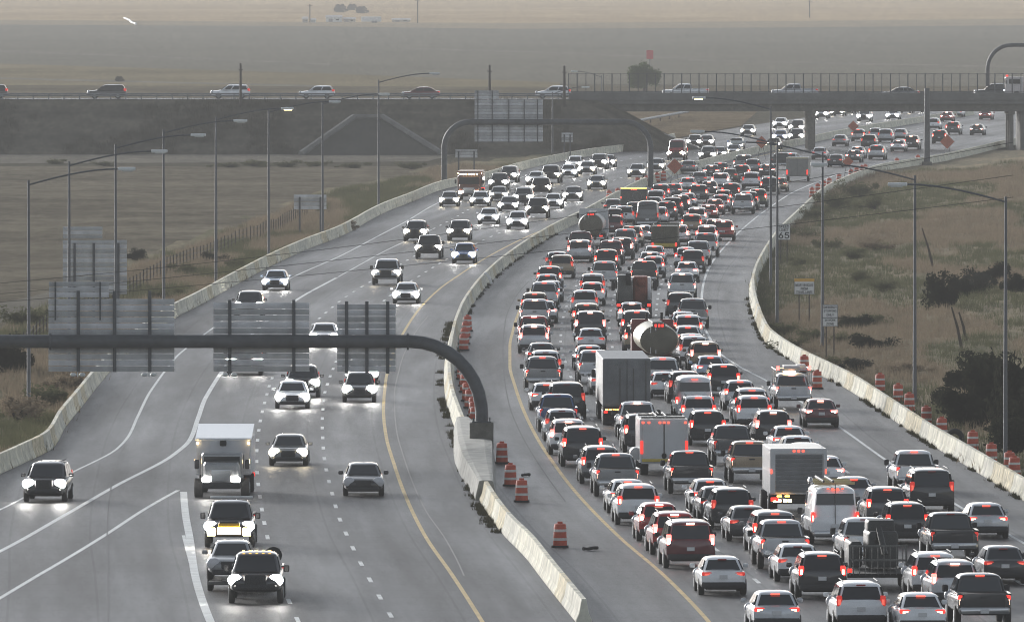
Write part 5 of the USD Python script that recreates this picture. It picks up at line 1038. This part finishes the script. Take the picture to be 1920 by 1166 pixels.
# dry stalks standing on the slope
for px0, py0, px1, py1, lab in ((1751, 506, 1729, 428, 'thin dark leaning dead trunk above the slope clump'), (1804, 655, 1784, 575, 'dark leaning dead stalk below the slope clump'), (1812, 640, 1798, 585, 'short dead stalk right of the leaning one')):
    z = right_z(*ground(px0, py0)[:2]); a = ground(px0, py0, z); b = at(px1, py1, a[1])
    tag(put('dead_stalk', MB().tube([a - [0, 0, .1], a * .5 + b * .5 + [.05, 0, 0], b], np.array([.11, .09, .05]), 6), STEM), lab, 'dead stalk')
# grass tufts, weeds along the barriers
def tuft(seed, n, h, spread):
    r = np.random.default_rng(seed); V, Fc = [], []
    for i in range(n):
        a = r.uniform(0, 6.28); o = r.normal(0, spread, 2); hh = h * r.uniform(.5, 1.2); ln = r.normal(0, .25, 2) * hh; w = .018
        V += [[o[0] - w * math.cos(a), o[1] - w * math.sin(a), 0], [o[0] + w * math.cos(a), o[1] + w * math.sin(a), 0], [o[0] + ln[0], o[1] + ln[1], hh]]; Fc.append([3 * i, 3 * i + 1, 3 * i + 2])
    return np.array(V), np.array(Fc)
def scatter(name, pts, m, label, h=.45, spread=.22, n=16, s=(.6, 1.5)):
    pi = UsdGeom.PointInstancer.Define(stage, '/World/' + numbered('/World', name)); pr = []
    for k in range(3):
        v, f = tuft(k + 1, n, h, spread); q = put('tuft', (v, f), m, str(pi.GetPath()), uv=np.zeros((len(v), 2))); pr.append(q.GetPath())
    pi.CreatePrototypesRel().SetTargets(pr); N = len(pts); r = np.random.default_rng(9)
    pi.CreateProtoIndicesAttr(Vt.IntArray.FromNumpy(r.integers(0, 3, N).astype(np.int32))); pi.CreatePositionsAttr(Vt.Vec3fArray.FromNumpy(np.asarray(pts, np.float32)))
    sc = r.uniform(*s, N); pi.CreateScalesAttr(Vt.Vec3fArray.FromNumpy(np.stack([sc, sc, sc], 1).astype(np.float32)))
    ang = r.uniform(0, 6.28, N) / 2; pi.CreateOrientationsAttr(Vt.QuathArray([Gf.Quath(float(math.cos(a)), 0, 0, float(math.sin(a))) for a in ang]))
    tag(pi.GetPrim(), label, 'grass', None, 'stuff')
def zfast(g, side, prof):
    def z(X, Y):
        gx = g(Y); d = side * (X - gx) - .1; return prof(d) + (meshkit.fbm(np.stack([X * .35, Y * .05, X * 0], -1), 4, 3) - .5) * .9 * np.clip(d / 3, 0, 1)
    return z
zr = zfast(BR, 1, lambda t: np.where(t < 4, .02, .02 + np.minimum((t - 4) * .07, 2.4))); zl = zfast(BL, -1, lambda t: -.02 - .33 * np.clip(t / 8, 0, 1))
Y = nrng.uniform(440, 1300, 26000); d = nrng.uniform(.4, 26, 26000); X = BR(Y) + d; keep = meshkit.fbm(np.stack([X * .15, Y * .02, X * 0], -1), 3, 8) > .47
scatter('dry_grass', np.stack([X, Y, zr(X, Y)], 1)[keep][:15000], LEAF['dry'], 'dry tan and olive grass covering the right slope')
keep2 = ~keep; scatter('weeds', np.stack([X, Y, zr(X, Y)], 1)[keep2][:8000], LEAF['olive'], 'olive weeds covering the right slope', .4)
Y = nrng.uniform(480, 1350, 16000); d = nrng.uniform(.4, 11, 16000); X = BL(Y) - d; k3 = meshkit.fbm(np.stack([X * .15, Y * .02, X * 0], -1), 3, 2) > .5
scatter('dry_grass', np.stack([X, Y, zl(X, Y)], 1)[k3], LEAF['dry'], 'dry grass on the left verge'); scatter('weeds', np.stack([X, Y, zl(X, Y)], 1)[~k3], LEAF['olive'], 'olive weeds on the left verge')
def along(g, off, jit, n, y0, y1):
    Y = nrng.uniform(rowY(y0), rowY(y1), n); Y = Y[meshkit.noise(np.stack([Y * .35, Y * 0, Y * 0], -1), 5) > .5]
    return np.stack([g(Y) + off + nrng.normal(0, jit, len(Y)), Y, np.full(len(Y), .005)], 1)
WEED = leaf_mat('leaf_weed', (.05, .048, .03), (.13, .115, .07))
scatter('barrier_weeds', np.vstack([along(MED, -.5, .11, 2000, 1000, 600), along(BR, -.1, .05, 1500, 940, 560), along(MED, .42, .06, 600, 700, 440)]), WEED, 'dark weeds along the feet of the barriers', .2, .07, 10, (.4, 1.2))
n = 5000; X = nrng.uniform(-66, xb + 4, n); t = nrng.uniform(0, 1, n); keep = (meshkit.fbm(np.stack([X * .12, t * 1.5, t * 0], -1), 3, 6) > .5) & ((X < sx0 - 1) | (X > sx1 + 1))
scatter('embankment_weeds', np.stack([X, YO - 15 + 14.2 * t, -.4 + 6.5 * t], 1)[keep], leaf_mat('leaf_embankment', (.07, .065, .045), (.17, .15, .11)), 'dry weeds growing on the dark embankment face', .5, .3, 12)
# wire fence along the left verge
fe = thing('wire_fence', (0, 0, 0), 0, 'thin wire fence with many posts along the left verge', 'fence')
ys = np.arange(rowY(760), rowY(400), 4.2); mb = MB()
for Yq in ys:
    x = float(BL(Yq)) - 7.0; z = float(zl(np.array([x]), np.array([Yq]))[0]); put('post', MB().box(x, Yq, z + .65, .08, .08, 1.4, .01), WOOD, fe)
for hz in (.5, .85, 1.2): mb.tube([[float(BL(Yq)) - 7.0, Yq, float(zl(np.array([float(BL(Yq)) - 7.0]), np.array([Yq]))[0]) + hz] for Yq in ys[::2]], .012, 4)
tag(put('wire', mb, DSTEEL, fe), kind='stuff')

# ------------------------------------------------------------------ far away: farm buildings, poles, pipe
FARW = mat('farm_white', (.62, .62, .6), .7); FARR = mat('farm_roof', (.3, .29, .28), .7); FARB = mat('farm_beige', (.45, .4, .33), .7)
for px, py, wpx, hpx, wm, lab in ((626, 40, 30, 13, FARW, 'white farm building in the distance, left of the far trailer'), (655, 40, 22, 9, FARB, 'low beige farm building right of the white one in the distance'), (572, 41, 10, 11, FARB, 'small beige shed in the distance by the thin pole'), (587, 41, 9, 8, FARW, 'small white shed in the distance right of the thin pole'), (752, 40, 34, 7, FARB, 'long low shed in the distance, rightmost of the farm')):
    b = ground(px, py); s = scale_at(py); w, h = wpx / s, hpx / s
    t = thing('farm_building', (b[0], b[1] + 4, -.35), 0, lab, 'building'); put('wall', MB().box(0, 0, h * .33, w, 8, h * .66), wm, t)
    v, f = loft([[[-w / 2 - .3, -4.4, h * .64], [w / 2 + .3, -4.4, h * .64], [w / 2 + .3, 4.4, h * .64], [-w / 2 - .3, 4.4, h * .64]], [[-w / 2, -.1, h], [w / 2, -.1, h], [w / 2, .1, h], [-w / 2, .1, h]]]); put('roof', (v, f), FARR, t)
    put('door', MB().box(-w * .2, -4.02, h * .25, min(2, w * .25), .06, h * .48), FARR, t); put('window', MB().box(w * .22, -4.02, h * .35, min(1.4, w * .2), .06, h * .2), WIN, t)
b = ground(696, 42); t = thing('parked_trailer', (b[0], b[1], -.35), math.pi / 2, 'long white trailer parked by the distant farm', 'trailer'); put('body', MB().box(0, 0, 1.3, 2.4, 6.6, 1.7, .3), FARW, t, 40); P = []; wheels(P, (-1.5, -.6), 1.2, .4); emit(P, t, 'white')
for px, yt, yb, lab in ((581, 6, 41, 'thin pole by the small sheds of the distant farm'), (783, -4, 42, 'thin pole right of the distant farm'), (1518, -2, 32, 'thin distant pole above the bridge fence')):
    b = ground(px, yb); h = at(px, yt, b[1])[2]; t = thing('far_pole', (b[0], b[1], -.35), 0, lab, 'utility pole'); put('pole', MB().tube([[0, 0, 0], [0, 0, h]], .2, 6), WOOD, t); put('crossarm', MB().box(0, 0, h - .6, 1.8, .15, .15), WOOD, t)
for px, py, kind, lab, sc in ((640, 22, 'grey', 'grey green tree behind the distant farm, left one', 4), (662, 18, 'grey', 'grey green tree behind the distant farm, middle one', 3.2), (680, 24, 'grey', 'grey green tree behind the distant farm, right one', 3.5), (225, 150, 'dark', 'small dark bush in the brown strip beyond the guardrail', 1.3)):
    b = ground(px, py); copy_or_build(('shrub', kind, 7), 'far_bush', shrub_build(kind, 77, 700, .12), (b[0], b[1], -.35), 0, lab, 'bush', None, (sc, sc, sc * .8))
pp = [ground(x, y) + [0, 0, .3] for x, y in ((233, 36), (243, 40), (246, 44), (255, 47))]
tag(put('white_pipe', MB().tube(pp, .35, 6), FARW), 'white irrigation pipe lying in the distant field', 'pipe')

# ------------------------------------------------------------------ morning haze
hz = MB().box(0, 4300, 18.5, 8800, 9300, 40.0)
HAZE = usdkit.material(stage, '/World/Looks/haze', {'v': ('principled_volume', {'color': (.86, .86, .85), 'density': .00007, 'anisotropy': .2})}, volume='v.volume')
tag(put('haze', hz, HAZE), 'thin pale morning haze over road and fields', 'haze', None, 'stuff')
